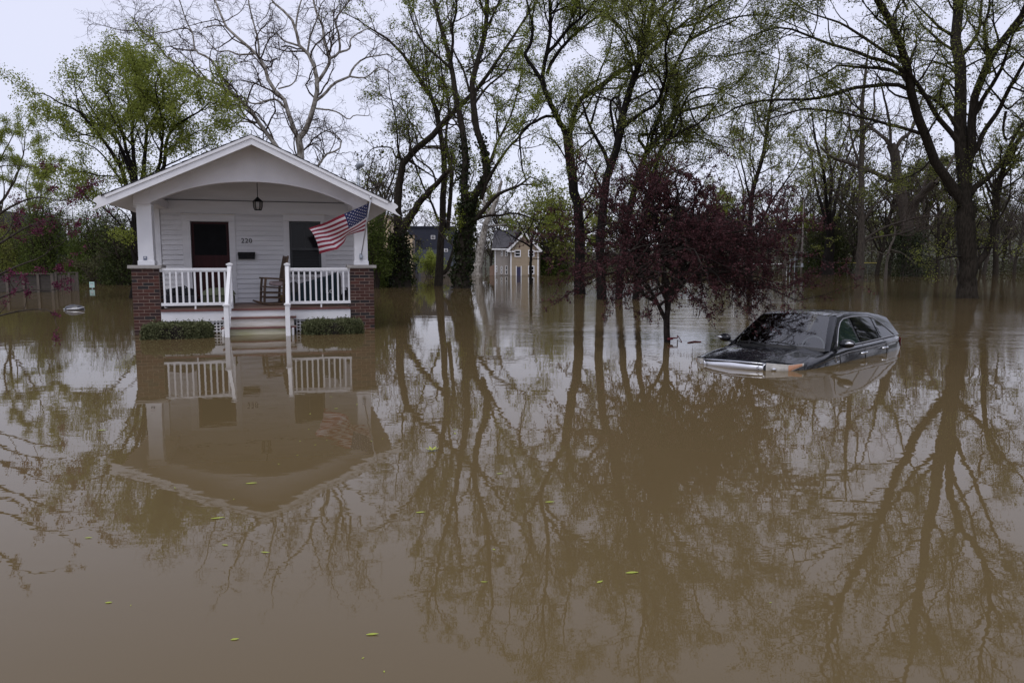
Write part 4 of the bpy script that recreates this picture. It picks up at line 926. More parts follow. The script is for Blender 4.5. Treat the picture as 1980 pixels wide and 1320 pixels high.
# 10 mid tree right of the purple tree
T12 = [([(1450, 548), (1451, 426), (1453, 382), (1464, 338), (1476, 303), (1482, 259), (1490, 200), (1505, 130)], (10, 9, 8, 6, 3), 0), ([(1456, 443), (1473, 426), (1488, 396), (1508, 367), (1532, 332), (1550, 300)], 5, 2),
 ([(1456, 446), (1470, 436), (1484, 431)], 6, 4), ([(1452, 400), (1440, 340), (1430, 290), (1440, 240)], 4, 2), ([(1478, 290), (1500, 250), (1530, 220)], 3, 1.5), ([(1464, 338), (1450, 300), (1460, 240), (1450, 190)], 3, 1.5)]
traced_tree('slim_leaning_tree', 'slim tree with a sawn side branch seen beyond the right edge of the purple tree', 'tree', 48, T12, M_barkd, M_twig, 30, L_olive, 11000, 0.10, per=(1.6, 2.4, 4.5), lens=((0.8, 2.4), (0.4, 1.2), (0.2, 0.7)), up=(0.06, 0.03, 0), twr=0.007)
# 11 cluster on the right, ivy mound at its foot
T13 = [([(1601, 530), (1603, 495), (1606, 455)], 24, 17), ([(1603, 460), (1593, 414), (1582, 376), (1573, 332), (1567, 294), (1558, 275)], 7, 2.5), ([(1604, 458), (1599, 408), (1595, 352), (1587, 308), (1576, 267), (1570, 220)], 8, 2.5),
 ([(1606, 458), (1605, 402), (1608, 338), (1599, 294), (1596, 256), (1600, 210)], 8, 2.5), ([(1607, 458), (1611, 414), (1622, 361), (1631, 323), (1643, 294), (1660, 250)], 8, 2.5), ([(1609, 450), (1618, 425), (1640, 396), (1658, 364), (1675, 340)], 6, 2),
 ([(1595, 352), (1580, 330), (1550, 325), (1525, 335)], 3, 1.2), ([(1608, 338), (1620, 300), (1640, 250), (1645, 200)], 4, 1.5)]
traced_tree('fan_stemmed_tree', 'far tree with a fan of dark stems rising out of a round green bush', 'tree', 90, T13, M_barkd, M_twig, 31, L_olive, 5000, 0.26, per=(0.9, 1.5, 2.6), lens=((1.5, 4.5), (0.8, 2.2), (0.4, 1.1)), up=(0.10, 0.06, 0.03), twr=0.012)
T13b = [([(1661, 542), (1663, 500), (1664, 470), (1665, 414), (1665, 338), (1667, 279), (1668, 250), (1666, 204), (1672, 150), (1680, 90)], (15, 13, 12, 10, 9, 6, 3), 0), ([(1662, 425), (1655, 414), (1640, 400), (1622, 385), (1612, 368)], 5, 2),
 ([(1667, 432), (1672, 424), (1693, 396), (1725, 380), (1752, 373)], 5, 2), ([(1667, 470), (1675, 461), (1710, 440), (1781, 420), (1839, 421)], 5, 1.5), ([(1668, 475), (1687, 461), (1752, 449), (1801, 423), (1830, 395)], 4.5, 1.5),
 ([(1666, 330), (1655, 300), (1645, 260), (1640, 210)], 5, 2), ([(1668, 260), (1690, 220), (1690, 180), (1700, 130)], 5, 2), ([(1668, 300), (1690, 280), (1710, 260)], 3, 1.5)]
traced_tree('straight_grey_tree', 'straight grey trunk standing in the water between the yellow-capped fence and the ivy thicket', 'tree', 60, T13b, M_barkg, M_twig, 32, per=(1.2, 2.0, 3.6), lens=((1.0, 3.2), (0.5, 1.6), (0.3, 0.9)), up=(0.06, 0.03, 0), wander=(0.25, 0.25, 0.25), twr=0.008)
T13d = [([(1757, 534), (1755, 470), (1751, 426), (1737, 352), (1731, 308), (1722, 279)], (26, 22, 19, 17), 0), ([(1724, 285), (1710, 267), (1687, 250), (1660, 225)], 8, 3), ([(1728, 295), (1743, 270), (1760, 255), (1775, 215), (1790, 170)], 8, 3),
 ([(1736, 352), (1725, 349), (1687, 332), (1652, 319), (1611, 305), (1587, 285)], 10, 4), ([(1755, 440), (1766, 402), (1784, 376), (1810, 352)], 17, 13), ([(1808, 354), (1830, 330), (1850, 290)], 7, 3), ([(1722, 285), (1720, 240), (1710, 190), (1700, 150)], 6, 2.5), ([(1784, 380), (1790, 340), (1800, 300)], 5, 2)]
traced_tree('leaning_stub_tree', 'thick leaning grey trunk with a truncated limb rising out of the ivy thicket', 'tree', 78, T13d, M_barkg, M_twig, 33, per=(0.9, 1.6, 2.8), lens=((1.2, 4.0), (0.7, 2.0), (0.4, 1.1)), up=(0.05, 0.02, 0), wander=(0.25, 0.25, 0.25), twr=0.011, ivy=(5200, 0.0, 4.6, 0.9, [0]))
T13e = [([(1712, 538), (1715, 505), (1720, 480), (1729, 460), (1731, 440)], 6, 3), ([(1717, 495), (1690, 485), (1670, 490)], 2.5, 1), ([(1720, 482), (1745, 490), (1770, 510)], 2, 1)]
traced_tree('pale_sapling', 'thin pale sapling at the left edge of the ivy thicket', 'tree', 66, T13e, bark('pale_sapling_bark', (0.075, 0.066, 0.056), 0.8, 0.2), M_twigs, 34, per=(1.2, 1.8, 2.5), lens=((0.8, 2.5), (0.4, 1.2), (0.3, 0.7)), twr=0.008, wander=(0.3, 0.3, 0.3))
# 12 the great right-hand tree
T14 = [([(1873, 577), (1870, 520), (1868, 484), (1866, 430), (1865, 396)], (35, 33, 33, 34, 36), 0),
 ([(1862, 392), (1854, 376), (1822, 338), (1804, 303), (1787, 262), (1772, 216), (1763, 177), (1756, 143), (1749, 109), (1731, 61), (1713, 29), (1699, 5), (1688, -45), (1670, -120), (1660, -190)], (20, 17, 16, 14, 13, 10, 7), 0),
 ([(1786, 260), (1754, 250), (1708, 238), (1674, 229), (1640, 220), (1594, 213), (1553, 211), (1505, 225), (1458, 239)], 7, 2),
 ([(1756, 146), (1735, 129), (1717, 120), (1688, 114), (1663, 104), (1626, 91), (1599, 84), (1564, 70), (1533, 57), (1501, 54), (1462, 66), (1428, 82)], 8, 2),
 ([(1750, 148), (1715, 134), (1685, 131), (1640, 129), (1621, 126), (1599, 141), (1574, 152), (1546, 168)], 7, 2),
 ([(1762, 176), (1740, 165), (1700, 165), (1640, 173), (1610, 184), (1587, 189), (1564, 193), (1519, 193), (1473, 195), (1451, 200), (1421, 209)], 8, 3.5),
 ([(1748, 112), (1717, 105), (1681, 79), (1647, 58), (1621, 43), (1564, 25), (1540, 8)], 7, 2),
 ([(1852, 275), (1840, 257), (1822, 238), (1806, 216), (1788, 184), (1767, 154), (1755, 138)], 10, 7),
 ([(1853, 250), (1844, 238), (1829, 213), (1812, 197), (1797, 188), (1780, 180)], 8, 5),
 ([(1865, 400), (1863, 338), (1860, 290), (1857, 238), (1857, 193), (1856, 154), (1858, 113), (1853, 86), (1842, 63), (1851, 27), (1853, 0), (1855, -60), (1848, -140), (1856, -220), (1845, -300)], (27, 23, 20, 18, 17, 12, 6), 0),
 ([(1850, 100), (1840, 95), (1819, 82), (1799, 63), (1780, 45), (1765, 20)], 6, 2), ([(1825, 86), (1819, 83), (1781, 79), (1749, 86)], 4, 1.5), ([(1845, 72), (1840, 68), (1817, 54), (1799, 36), (1776, 13), (1755, -10)], 6, 2),
 ([(1862, 105), (1867, 100), (1885, 75), (1894, 52), (1897, 13), (1902, -30)], 8, 3), ([(1856, 155), (1849, 150), (1810, 173), (1795, 188)], 3.5, 1.5),
 ([(1870, 330), (1878, 273), (1881, 232), (1885, 182), (1897, 154), (1910, 123), (1928, 91), (1956, 57), (1972, 36), (1990, 0), (2005, -80), (2000, -170), (2010, -250)], (16, 15, 14, 12, 9, 6, 4), 0),
 ([(1909, 126), (1910, 114), (1908, 86), (1903, 52), (1912, 20), (1915, -30)], 7, 3), ([(1882, 225), (1888, 216), (1903, 188), (1919, 163), (1935, 136), (1947, 102), (1958, 68), (1974, 45), (1995, 25)], 9, 3),
 ([(1876, 375), (1890, 358), (1913, 341), (1936, 317), (1960, 285), (1985, 250), (2020, 215)], 13, 6), ([(1880, 300), (1890, 284), (1903, 254), (1924, 225), (1938, 200), (1951, 173), (1974, 132), (2000, 90)], 10, 5),
 ([(1880, 525), (1892, 505), (1912, 481), (1924, 426), (1930, 373), (1939, 332), (1950, 290), (1975, 240)], 14, 6), ([(1938, 200), (1950, 210), (1975, 190), (2000, 180)], 4, 2), ([(1936, 317), (1960, 310), (1990, 312)], 4, 2),
 ([(1804, 303), (1780, 330), (1745, 345), (1700, 350)], 3.5, 1.2), ([(1945, 215), (1940, 250), (1950, 270), (1985, 230)], 5, 3), ([(1930, 373), (1955, 380), (1985, 400)], 3, 1.2), ([(1850, -60), (1800, -120), (1760, -190), (1740, -250)], 6, 2), ([(1856, -100), (1900, -160), (1925, -240)], 6, 2), ([(1690, -30), (1640, -70), (1590, -120), (1550, -150)], 5, 2), ([(1915, -30), (1920, -90), (1940, -160)], 5, 2), ([(1755, 20), (1730, -40), (1720, -100)], 4, 2), ([(1540, 8), (1500, -10), (1450, -30)], 3, 1.2), ([(1902, -30), (1880, -100), (1885, -180)], 5, 2), ([(1670, -110), (1700, -180), (1690, -240)], 4, 2)]
traced_tree('great_right_tree', 'great dark tree with wide spreading limbs, its trunk standing in the water at far right', 'tree', 30, T14, M_barkb, M_twigd, 35, L_olive, 96000, 0.066, l4=0,
            per=(2.2, 3.0, 5.0), lens=((0.7, 2.0), (0.4, 1.1), (0.2, 0.6)), up=(0.03, 0.0, -0.03), ang=50, leafjit=0.11, twr=0.0055)

# --- purple-leaf plum in the water
def plum():
    D = 13.35; rng = np.random.default_rng(77)
    limbs = [([(1290, 662), (1289, 640), (1289, 615)], 13, 12), ([(1289, 617), (1292, 590), (1294, 570)], 11, 10), ([(1294, 572), (1285, 527), (1283, 497), (1275, 450), (1262, 400)], 8, 3), ([(1294, 572), (1303, 554), (1315, 530), (1333, 515), (1360, 490)], 8, 3),
             ([(1287, 618), (1278, 600), (1270, 585), (1254, 576), (1233, 560)], 9, 4), ([(1268, 582), (1251, 548), (1233, 539), (1200, 500)], 6, 3), ([(1305, 550), (1312, 500), (1318, 440), (1310, 380)], 6, 2)]
    base = np.array([P(1290, 662, D)[0], D, 0.0]); PT = []; RD = []; seen = []
    for li, (px, w0, w1) in enumerate(limbs):
        q = resample(px, 14); d0 = D
        arc = np.r_[0, np.cumsum(np.linalg.norm(np.diff(q, axis=0), axis=1))] * D / F_PX
        sl = 0 if li < 2 else rng.uniform(-0.5, 0.5)
        pts = np.array([P(a, b_, d0 + sl * s_) for (a, b_), s_ in zip(q, arc)])
        if li == 0: pts[0, 2] = -0.4
        PT.append(pts); RD.append(np.linspace(w0, w1, 14) * 0.5 * D / F_PX)
    PT = np.array(PT) - base; RD = np.array(RD)
    # scaffold limbs arching out to a wide low dome
    N = 64; th = rng.uniform(0, 2 * pi, N); rr = np.sqrt(rng.random(N))
    ex_ = 2.25 * rr * np.cos(th); ey = 2.15 * rr * np.sin(th)
    top = 3.15 - 0.95 * rr ** 2.4; ez = 1.0 + (top - 1.0) * rng.uniform(0.35, 1.0, N) ** 0.8
    low = rr > 0.72; ez[low] = rng.uniform(0.75, 2.1, low.sum())
    end = np.stack([ex_, ey, ez], 1)
    src = PT[rng.choice([1, 2, 3, 4, 5, 6], N), rng.integers(5, 14, N)]
    t = np.linspace(0, 1, 14)[None, :, None]
    mid = (src + end) / 2 + np.array([0, 0, 0.42]) + rng.normal(size=(N, 3)) * 0.14
    sc_ = src[:, None] * (1 - t) ** 2 + 2 * mid[:, None] * t * (1 - t) + end[:, None] * t ** 2 + rng.normal(size=(N, 14, 3)) * 0.018
    sr_ = np.linspace(0.026, 0.008, 14)[None].repeat(N, 0)
    root = empty('purple_plum_tree', base, 0, 'purple-leaved ornamental tree with a low spreading crown standing in the water left of the car', 'tree')
    V, Fq = join([tubes(PT, RD, 9), tubes(sc_, sr_, 6)]); np_mesh('trunk', V, Fq, bark('plum_bark', (0.030, 0.024, 0.021), 0.85, 0.4, 14, 0.012, 25, stretch=(1, 1, 2)), root, True)
    S, d, ln, r0 = spawn(sc_, sr_, 4.4, 0.25, 50, 0.4, 0.35, 1.0, 0.6, rng, rmax=0.009)
    p1, r1 = walk(S, d, ln, r0, 6, 0.16, -0.01, rng, 0.5, 0.04)
    S, d, ln, r0 = spawn(p1, r1, 7.0, 0.15, 48, 0.5, 0.12, 0.5, 0.7, rng, rmax=0.005)
    p2, r2 = walk(S, d, ln, np.maximum(r0, 0.0026), 4, 0.15, -0.02, rng, 0.6)
    keep = p2[:, -1, 2] > 0.35; p2, r2 = p2[keep], r2[keep]; k1 = p1[:, -1, 2] > 0.3; p1, r1 = p1[k1], r1[k1]
    V, Fq = join([tubes(p1, r1, 4), tubes(p2, r2, 3)]); np_mesh('branches', V, Fq, M_twigd, root)
    pos = np.vstack([sample(p2, 52000, rng, 0.016), sample(p1, 10000, rng, 0.02)])
    V, Fq = leaf_quads(pos, 0.042, rng, 0.55, 0.3); np_mesh('crown', V, Fq, L_plum, root)
    return root
plum()
rb = MB(); cpt = G(1290, 660); cx_, cy_ = cpt[0], 13.35
rbt = empty('red_ribbon', (cx_, cy_, 0), 0, 'red ribbon tied round the purple tree trunk, its end trailing on the water', 'ribbon')
MB().lathe([(0.072, 0.05), (0.078, 0.065), (0.072, 0.09)], 0, 0, 10).build('loop', M_tape, rbt)
q1 = [np.array([0.06, -0.03, 0.08]), np.array([0.15, -0.02, 0.085]), G(1305, 653) - np.array([cx_, cy_, 0]) + np.array([0.05, 0, 0.05]), G(1318, 661) - np.array([cx_, cy_, 0]) + np.array([0, 0, 0.006])]
MB().tube(q1, [0.013, 0.01, 0.009, 0.008], 6).build('tail', M_tape, rbt)
MB().tube([G(1330, 663) - np.array([cx_, cy_, -0.006]), G(1342, 661) - np.array([cx_, cy_, -0.008]), G(1356, 661) - np.array([cx_, cy_, -0.006])], [0.012, 0.016, 0.008], 6).build('floating_end', M_tape, rbt)

# --- redbud at the far left, twigs with magenta blossom reaching into the picture
def redbud():
    D = 9.6; limbs = [([(-130, 725), (-125, 600), (-110, 500)], 26, 20), ([(-112, 505), (-70, 455), (-20, 425), (30, 395), (70, 382), (118, 388)], 9, 1.5), ([(-115, 530), (-60, 500), (0, 470), (50, 440), (95, 425), (150, 425)], 8, 1.2),
      ([(-120, 580), (-60, 560), (-10, 535), (40, 512), (80, 497), (100, 480)], 8, 1.2), ([(-122, 620), (-60, 600), (0, 575), (50, 560), (100, 562), (125, 552)], 7, 1.2), ([(-122, 640), (-60, 625), (0, 610), (45, 600), (90, 598), (106, 608)], 6, 1.2),
      ([(-112, 500), (-90, 420), (-60, 360), (-20, 330), (10, 320)], 9, 2), ([(-70, 455), (-30, 470), (10, 455), (30, 410)], 5, 1.2)]
    rng = np.random.default_rng(5); base = np.array([P(-130, 725, D)[0], D, 0.0]); PT = []; RD = []
    for li, (px, w0, w1) in enumerate(limbs):
        q = resample(px, 14); arc = np.r_[0, np.cumsum(np.linalg.norm(np.diff(q, axis=0), axis=1))] * D / F_PX; sl = 0 if li == 0 else rng.uniform(-0.35, 0.35)
        pts = np.array([P(a, b_, D + sl * s_) for (a, b_), s_ in zip(q, arc)])
        if li == 0: pts[0, 2] = -0.4
        PT.append(pts); RD.append(np.linspace(w0, w1, 14) * 0.5 * D / F_PX)
    PT = np.array(PT) - base; RD = np.array(RD)
    root = empty('redbud_tree', base, 0, 'redbud branches dotted with magenta blossom reaching in at the left edge', 'tree')
    V, Fq = tubes(PT, RD, 7); np_mesh('trunk', V, Fq, M_barkg, root, True)
    S, d, ln, r0 = spawn(PT[1:], RD[1:], 3.6, 0.3, 42, 0.3, 0.12, 0.45, 0.6, rng, rmax=0.006)
    p1, r1 = walk(S, d, ln, r0, 5, 0.15, 0.05, rng, 0.5); k = p1[:, -1, 2] > 0.1; p1, r1 = p1[k], r1[k]
    S, d, ln, r0 = spawn(p1, r1, 4.0, 0.2, 42, 0.4, 0.06, 0.22, 0.7, rng, rmax=0.003)
    p2, r2 = walk(S, d, ln, np.maximum(r0, 0.0016), 3, 0.15, 0.03, rng, 0.6)
    V, Fq = join([tubes(p1, r1, 4), tubes(p2, r2, 3)]); np_mesh('branches', V, Fq, M_twig, root)
    cl = sample(p2, 520, rng, 0.01); pos = (cl[:, None] + rng.normal(size=(len(cl), 7, 3)) * 0.02).reshape(-1, 3)
    V, Fq = leaf_quads(pos, 0.022, rng, 0.8); np_mesh('blossom', V, Fq, L_mag, root)
redbud()

# --- bushes and broad background trees
def bush_mesh(seed, n, rx, ry, rz_, ls, leaf, root, stems=14, gaps=0.35, stem_m=None, mound=False):
    rng = np.random.default_rng(seed)
    ang_ = rng.uniform(0, 2 * pi, stems); tilt = rng.uniform(0.05, 0.9, stems)
    st = np.column_stack([rx * 0.2 * np.cos(ang_), ry * 0.2 * np.sin(ang_), np.full(stems, -0.2)])
    en = np.column_stack([rx * tilt * np.cos(ang_), ry * tilt * np.sin(ang_), rz_ * np.sqrt(np.clip(1 - tilt ** 2 * 0.8, 0.1, 1)) * rng.uniform(0.75, 1.0, stems)])
    t = np.linspace(0, 1, 8)[None, :, None]; pt = st[:, None] * (1 - t) + en[:, None] * t; pt[:, :, 2] += (0.12 * rz_ * np.sin(pi * t[..., 0])); pt[:, 1:] += rng.normal(size=(stems, 7, 3)) * 0.04 * rx
    rd = np.linspace(0.03, 0.01, 8)[None].repeat(stems, 0) * max(1, rz_ / 2)
    S, d, ln, r0 = spawn(pt, rd, 2.2, 0.15, 45, 0.4, rz_ * 0.12, rz_ * 0.4, 0.6, rng, rmax=0.02)
    p1, r1 = walk(S, d, ln, r0, 5, 0.2, 0.06, rng, 0.4)
    S, d, ln, r0 = spawn(p1, r1, 4.0, 0.1, 45, 0.5, rz_ * 0.05, rz_ * 0.2, 0.6, rng, rmax=0.012)
    p2, r2 = walk(S, d, ln, np.maximum(r0, 0.005), 4, 0.22, 0.04, rng, 0.5)
    V, Fq = join([tubes(pt, rd, 5), tubes(p1, r1, 4), tubes(p2, r2, 3)]); np_mesh('stems', V, Fq, stem_m or M_twig, root)
    pos = sample(p2, n, rng, rz_ * 0.06)
    if mound:                                   # leaf sprays down to the water all round
        u = norm(rng.normal(size=(n, 3))); u[:, 2] = np.abs(u[:, 2]); az_ = np.arctan2(u[:, 1], u[:, 0])
        q_ = (0.80 + 0.12 * np.sin(az_ * 5 + seed) * u[:, 2] + 0.10 * np.sin(az_ * 11 + 3 * u[:, 2] * 4) + 0.08 * np.sin(u[:, 2] * 17 + az_ * 3)) * rng.random(n) ** 0.18
        pos = np.vstack([pos[: n // 3], u * q_[:, None] * np.array([rx, ry, rz_])])
    pos = pos[pos[:, 2] > 0.02]
    V, Fq = leaf_quads(pos, ls, rng, 0.6, 0.2); np_mesh('foliage', V, Fq, leaf, root)
def bush(name, label, px, py_w, rx, ry, rz_, n, ls, leaf, seed, D=None, group=None, cat='bush', mound=False):
    g = G(px, py_w) if D is None else np.array([P(px, py_w, D)[0], D, 0])
    r_ = empty(name, (g[0], g[1], 0), 0, label, cat, group); bush_mesh(seed, n, rx, ry, rz_, ls, leaf, r_, mound=mound)
    return r_
bush('green_bush', 'mid-green bush hanging over the water right beside the cottage pier', 762, 552, 1.45, 1.8, 2.3, 10000, 0.12, L_deep, 41, mound=True)
bush('green_bush', 'dark green bush just beyond the right brick pier under the flag', 724, 556, 0.95, 1.5, 3.3, 9000, 0.11, L_deep, 42)
bush('yellow_green_bush', 'yellow-green bush in front of the navy building, right of the utility pole', 832, 536, 1.5, 1.6, 2.2, 3500, 0.18, L_spring, 43)
bush('round_green_bush', 'round dark green bush at the foot of the fan-stemmed tree', 1597, 529, 3.9, 3.2, 7.0, 9000, 0.22, L_dark, 44, mound=True)
bush('low_green_tree', 'rounded green tree behind the weathered fence at far left', 105, 545, 3.0, 2.4, 5.8, 20000, 0.115, L_deep, 45, cat='tree', mound=True)
bush('low_green_tree', 'rounded yellow-green tree right of the fence, behind the small teal sign', 190, 546, 2.7, 2.4, 5.0, 17000, 0.115, L_deep, 46, cat='tree', mound=True)
bush('low_green_tree', 'dark green shrubby tree against the left brick pier of the cottage', 242, 550, 1.7, 2.0, 4.2, 8000, 0.12, L_dark, 47, cat='tree', mound=True)
bush('low_green_tree', 'soft green tree in front of the grey porch house at the left edge', 22, 543, 2.6, 2.2, 5.2, 11000, 0.12, L_olive, 52, cat='tree', mound=True)
bush('brushy_bush', 'low grey-brown brush at the waterline behind the teal sign', 200, 549, 2.5, 1.5, 1.7, 1800, 0.12, L_far, 48)
bush('pale_green_tree', 'soft green tree right of the tan house behind the purple tree', 1072, 531, 5, 4, 9.5, 6500, 0.32, L_olive, 49, cat='tree')
bush('low_green_bush', 'low bright green bush at the waterline right of the tan house', 1062, 531, 3.0, 2.5, 2.6, 3000, 0.25, L_deep, 50, mound=True)

def bg_proto(seed, H_, leaf, nleaf, ls, bark, twig, spread, twr=0.016):
    rng = np.random.default_rng(seed); root = bpy.data.objects.new('background_tree', None); C.objects.link(root)
    n0 = 7
    trunk, tr_ = walk(np.array([[0, 0, -0.8]]), np.array([[0.03, 0, 1.0]]), np.array([H_ * 0.55]), np.array([H_ * 0.017]), 10, 0.05, 0.02, rng, 0.55)
    S, d, ln, r0 = spawn(trunk, tr_, 0.95, 0.28, 34, 0.85, H_ * 0.3, H_ * 0.52, 0.6, rng, tip=3)
    p0, q0 = walk(S, d, ln, np.maximum(r0, H_ * 0.005), 9, 0.10, spread, rng, 0.3, 0.04)
    V, Fq = join([tubes(trunk, tr_, 7), tubes(p0, q0, 5)]); np_mesh('trunk', V, Fq, bark, root, True)
    S, d, ln, r0 = spawn(p0, q0, 0.9, 0.2, 42, 0.4, H_ * 0.08, H_ * 0.2, 0.6, rng, rmax=0.05)
    p1, r1 = walk(S, d, ln, np.maximum(r0, twr), 6, 0.16, 0.05, rng, 0.5, 0.05)
    S, d, ln, r0 = spawn(p1, r1, 1.7, 0.1, 42, 0.45, H_ * 0.03, H_ * 0.09, 0.6, rng, rmax=0.025)
    p2, r2 = walk(S, d, ln, np.maximum(r0, twr * 0.8), 5, 0.2, 0.03, rng, 0.6, 0.06)
    S, d, ln, r0 = spawn(p2, r2, 2.4, 0.1, 42, 0.5, H_ * 0.015, H_ * 0.045, 0.7, rng, rmax=0.015)
    p3, r3 = walk(S, d, ln, np.maximum(r0, twr * 0.65), 3, 0.2, 0.02, rng, 0.7)
    V, Fq = join([tubes(p1, r1, 4), tubes(p2, r2, 3), tubes(p3, r3, 3)]); np_mesh('branches', V, Fq, twig, root)
    if nleaf:
        pos = sample(p3, nleaf, rng, H_ * 0.012); V, Fq = leaf_quads(pos, ls, rng, 0.6); np_mesh('crown', V, Fq, leaf, root)
    return root
protos = [bg_proto(61, 16, None, 0, 0, M_barkg, M_twigfar, 0.03), bg_proto(62, 15, L_olive, 4500, 0.30, M_barkg, M_twigfar, 0.04), bg_proto(63, 17, L_far, 2200, 0.30, M_barkb, M_twigfar, 0.06),
          bg_proto(64, 12, L_spring, 6000, 0.28, M_barkb, M_twigfar, 0.0), bg_proto(65, 15, L_spring, 15000, 0.13, M_barkg, M_twig, 0.04)]
PL = ['bare grey-brown tree in the far treeline', 'thin olive-leaved tree in the far treeline', 'sparse brown-budded tree in the far treeline', 'light green tree in the far treeline', 'finely leafed tree']
used = [False] * 5
def bg(kind, px, D, sc, rz, label=None):
    g = P(px, 520, D)
    if not used[kind]: o = protos[kind]; used[kind] = True
    else: o = clone(protos[kind])
    zg = max(-0.2, hill_z(g[0], D)) if D > 190 else 0.0
    o.location = (float(g[0]), float(D), float(zg)); o.scale = (sc, sc, sc * random.uniform(0.92, 1.08)); o.rotation_euler = (0, 0, rz)
    if not label:
        for lim, ph in ((265, 'left of the cottage'), (690, 'behind the cottage'), (885, 'between the cottage and the ivy trunk'), (1075, 'around the tan house'), (1500, 'behind the purple tree'), (1580, 'around the light pole'), (1700, 'behind the yellow-capped fence'), (1830, 'around the ivy thicket'), (9999, 'beyond the great right-hand tree')):
            if px < lim: break
        label = PL[kind] + ' ' + ph
    tag(o, label, 'tree', 'trees in the far treeline')
    return o
R_ = random.Random(9)
bg(4, 18, 62, 0.84, 0.4, 'grey-green tree in thin leaf at the left edge, under open sky')
bg(4, 85, 60, 0.60, 1.4, 'light green low tree left of the cottage roof, below the open sky')
bg(0, 700, 66, 0.80, 2.0, 'bare twiggy tree seen just right of the cottage ridge')
bg(2, 735, 78, 0.85, 0.9, 'twiggy brown tree behind the service mast of the cottage')
bg(4, 1395, 70, 0.60, 2.4, 'yellow-green small tree left of the pale light pole')
bg(3, 1560, 105, 0.72, 0.2, 'small green-tufted tree right of the pale light pole')
bg(0, 1515, 82, 0.8, 1.9, 'bare slender tree left of the pale light pole')
bg(0, 1625, 100, 1.0, 0.7, 'tall bare tree rising between the fan-stemmed tree and the straight grey trunk')
for i in range(64):
    px = -60 + 2120 * (i + R_.uniform(-0.45, 0.45)) / 63
    D = R_.uniform(125, 190); kind = R_.choices([0, 1, 2, 3], [0.42, 0.2, 0.28, 0.10])[0]
    if 950 < px < 1050 and D < 140: D = 165
    if 275 < px < 680 and i % 2: continue
    bg(kind, px, D, R_.uniform(0.75, 1.15) * (0.8 if px < 600 else 1.0), R_.uniform(0, 6.28))
for i in range(26):
    px = 1380 + 640 * (i + R_.uniform(-0.4, 0.4)) / 25
    bg(R_.choices([0, 1, 2, 3], [0.5, 0.1, 0.38, 0.02])[0], px, R_.uniform(84, 128), R_.uniform(0.8, 1.15), R_.uniform(0, 6.28), None)

for i in range(30):
    az = radians(51 + 40 * (i + R_.uniform(-0.4, 0.4)) / 29); d_ = R_.uniform(30, 62); k_ = (1, 2, 3, 2, 4)[i % 5]
    o = clone(protos[k_]); o.location = (d_ * sin(az), d_ * cos(az), 0.0); o.scale = (R_.uniform(0.7, 1.0),) * 3; o.rotation_euler = (0, 0, i * 2.1)
    tag(o, 'leafy tree of the flooded park beyond the right edge of the picture', 'tree', 'park trees beyond the right edge')
# trees along the street behind the viewer, seen only as reflections in paint, glass and water
for i, (x_, y_, k_) in enumerate([(14, -9, 2), (22, -4, 1), (30, 3, 2), (38, 12, 3), (9, -17, 1), (26, -14, 0), (36, -6, 2), (48, 4, 1), (-6, -24, 2), (18, -26, 3), (44, 22, 2), (-20, -30, 1), (18, 0, 1), (25, 8, 3), (20, -9, 3), (33, -2, 1), (12, -14, 2)]):
    o = clone(protos[k_]); o.location = (x_, y_, 0.0); o.scale = (0.8,) * 3; o.rotation_euler = (0, 0, i * 1.3)
    tag(o, 'street tree standing behind the viewer, outside the picture', 'tree', 'street trees behind the viewer')
# far woods on the slope: one mass
def woods():
    rng = np.random.default_rng(8); N = 1000
    px = rng.uniform(-120, 2100, N); D = rng.uniform(185, 420, N) ** 1.0
    X = np.array([P(a, 520, d_)[0] for a, d_ in zip(px, D)]); Z = np.array([max(-0.3, hill_z(x, d_)) for x, d_ in zip(X, D)])
    Hh = rng.uniform(5, 11, N)
    st = np.column_stack([X, D, Z - 0.5]); en = st + np.column_stack([rng.normal(0, 0.6, N), rng.normal(0, 0.6, N), Hh])
    t = np.linspace(0, 1, 4)[None, :, None]; pt = st[:, None] * (1 - t) + en[:, None] * t
    V1, F1 = tubes(pt, np.linspace(0.22, 0.05, 4)[None].repeat(N, 0), 4)
    m = 54; i = np.repeat(np.arange(N), m); u = rng.normal(size=(N * m, 3)); u = norm(u) * rng.random((N * m, 1)) ** 0.4
    pos = st[i] + np.column_stack([u[:, 0] * Hh[i] * 0.36, u[:, 1] * Hh[i] * 0.36, Hh[i] * (0.55 + 0.47 * u[:, 2])])
    V2, F2 = leaf_quads(pos, 1.15, rng, 0.35)
    V, Fq = join([(V1, F1), (V2, F2)]); mi = np.r_[np.zeros(len(F1)), np.ones(len(F2))]
    o = np_mesh('far_woods', V, Fq, [M_twigfar, leafmat('woods_foliage', [(0.042, 0.036, 0.025), (0.058, 0.054, 0.030), (0.070, 0.074, 0.030)], 0.15)], mi=mi, kind='stuff'); o['label'] = 'dark brown-green woods on the slope beyond the flood'
woods()
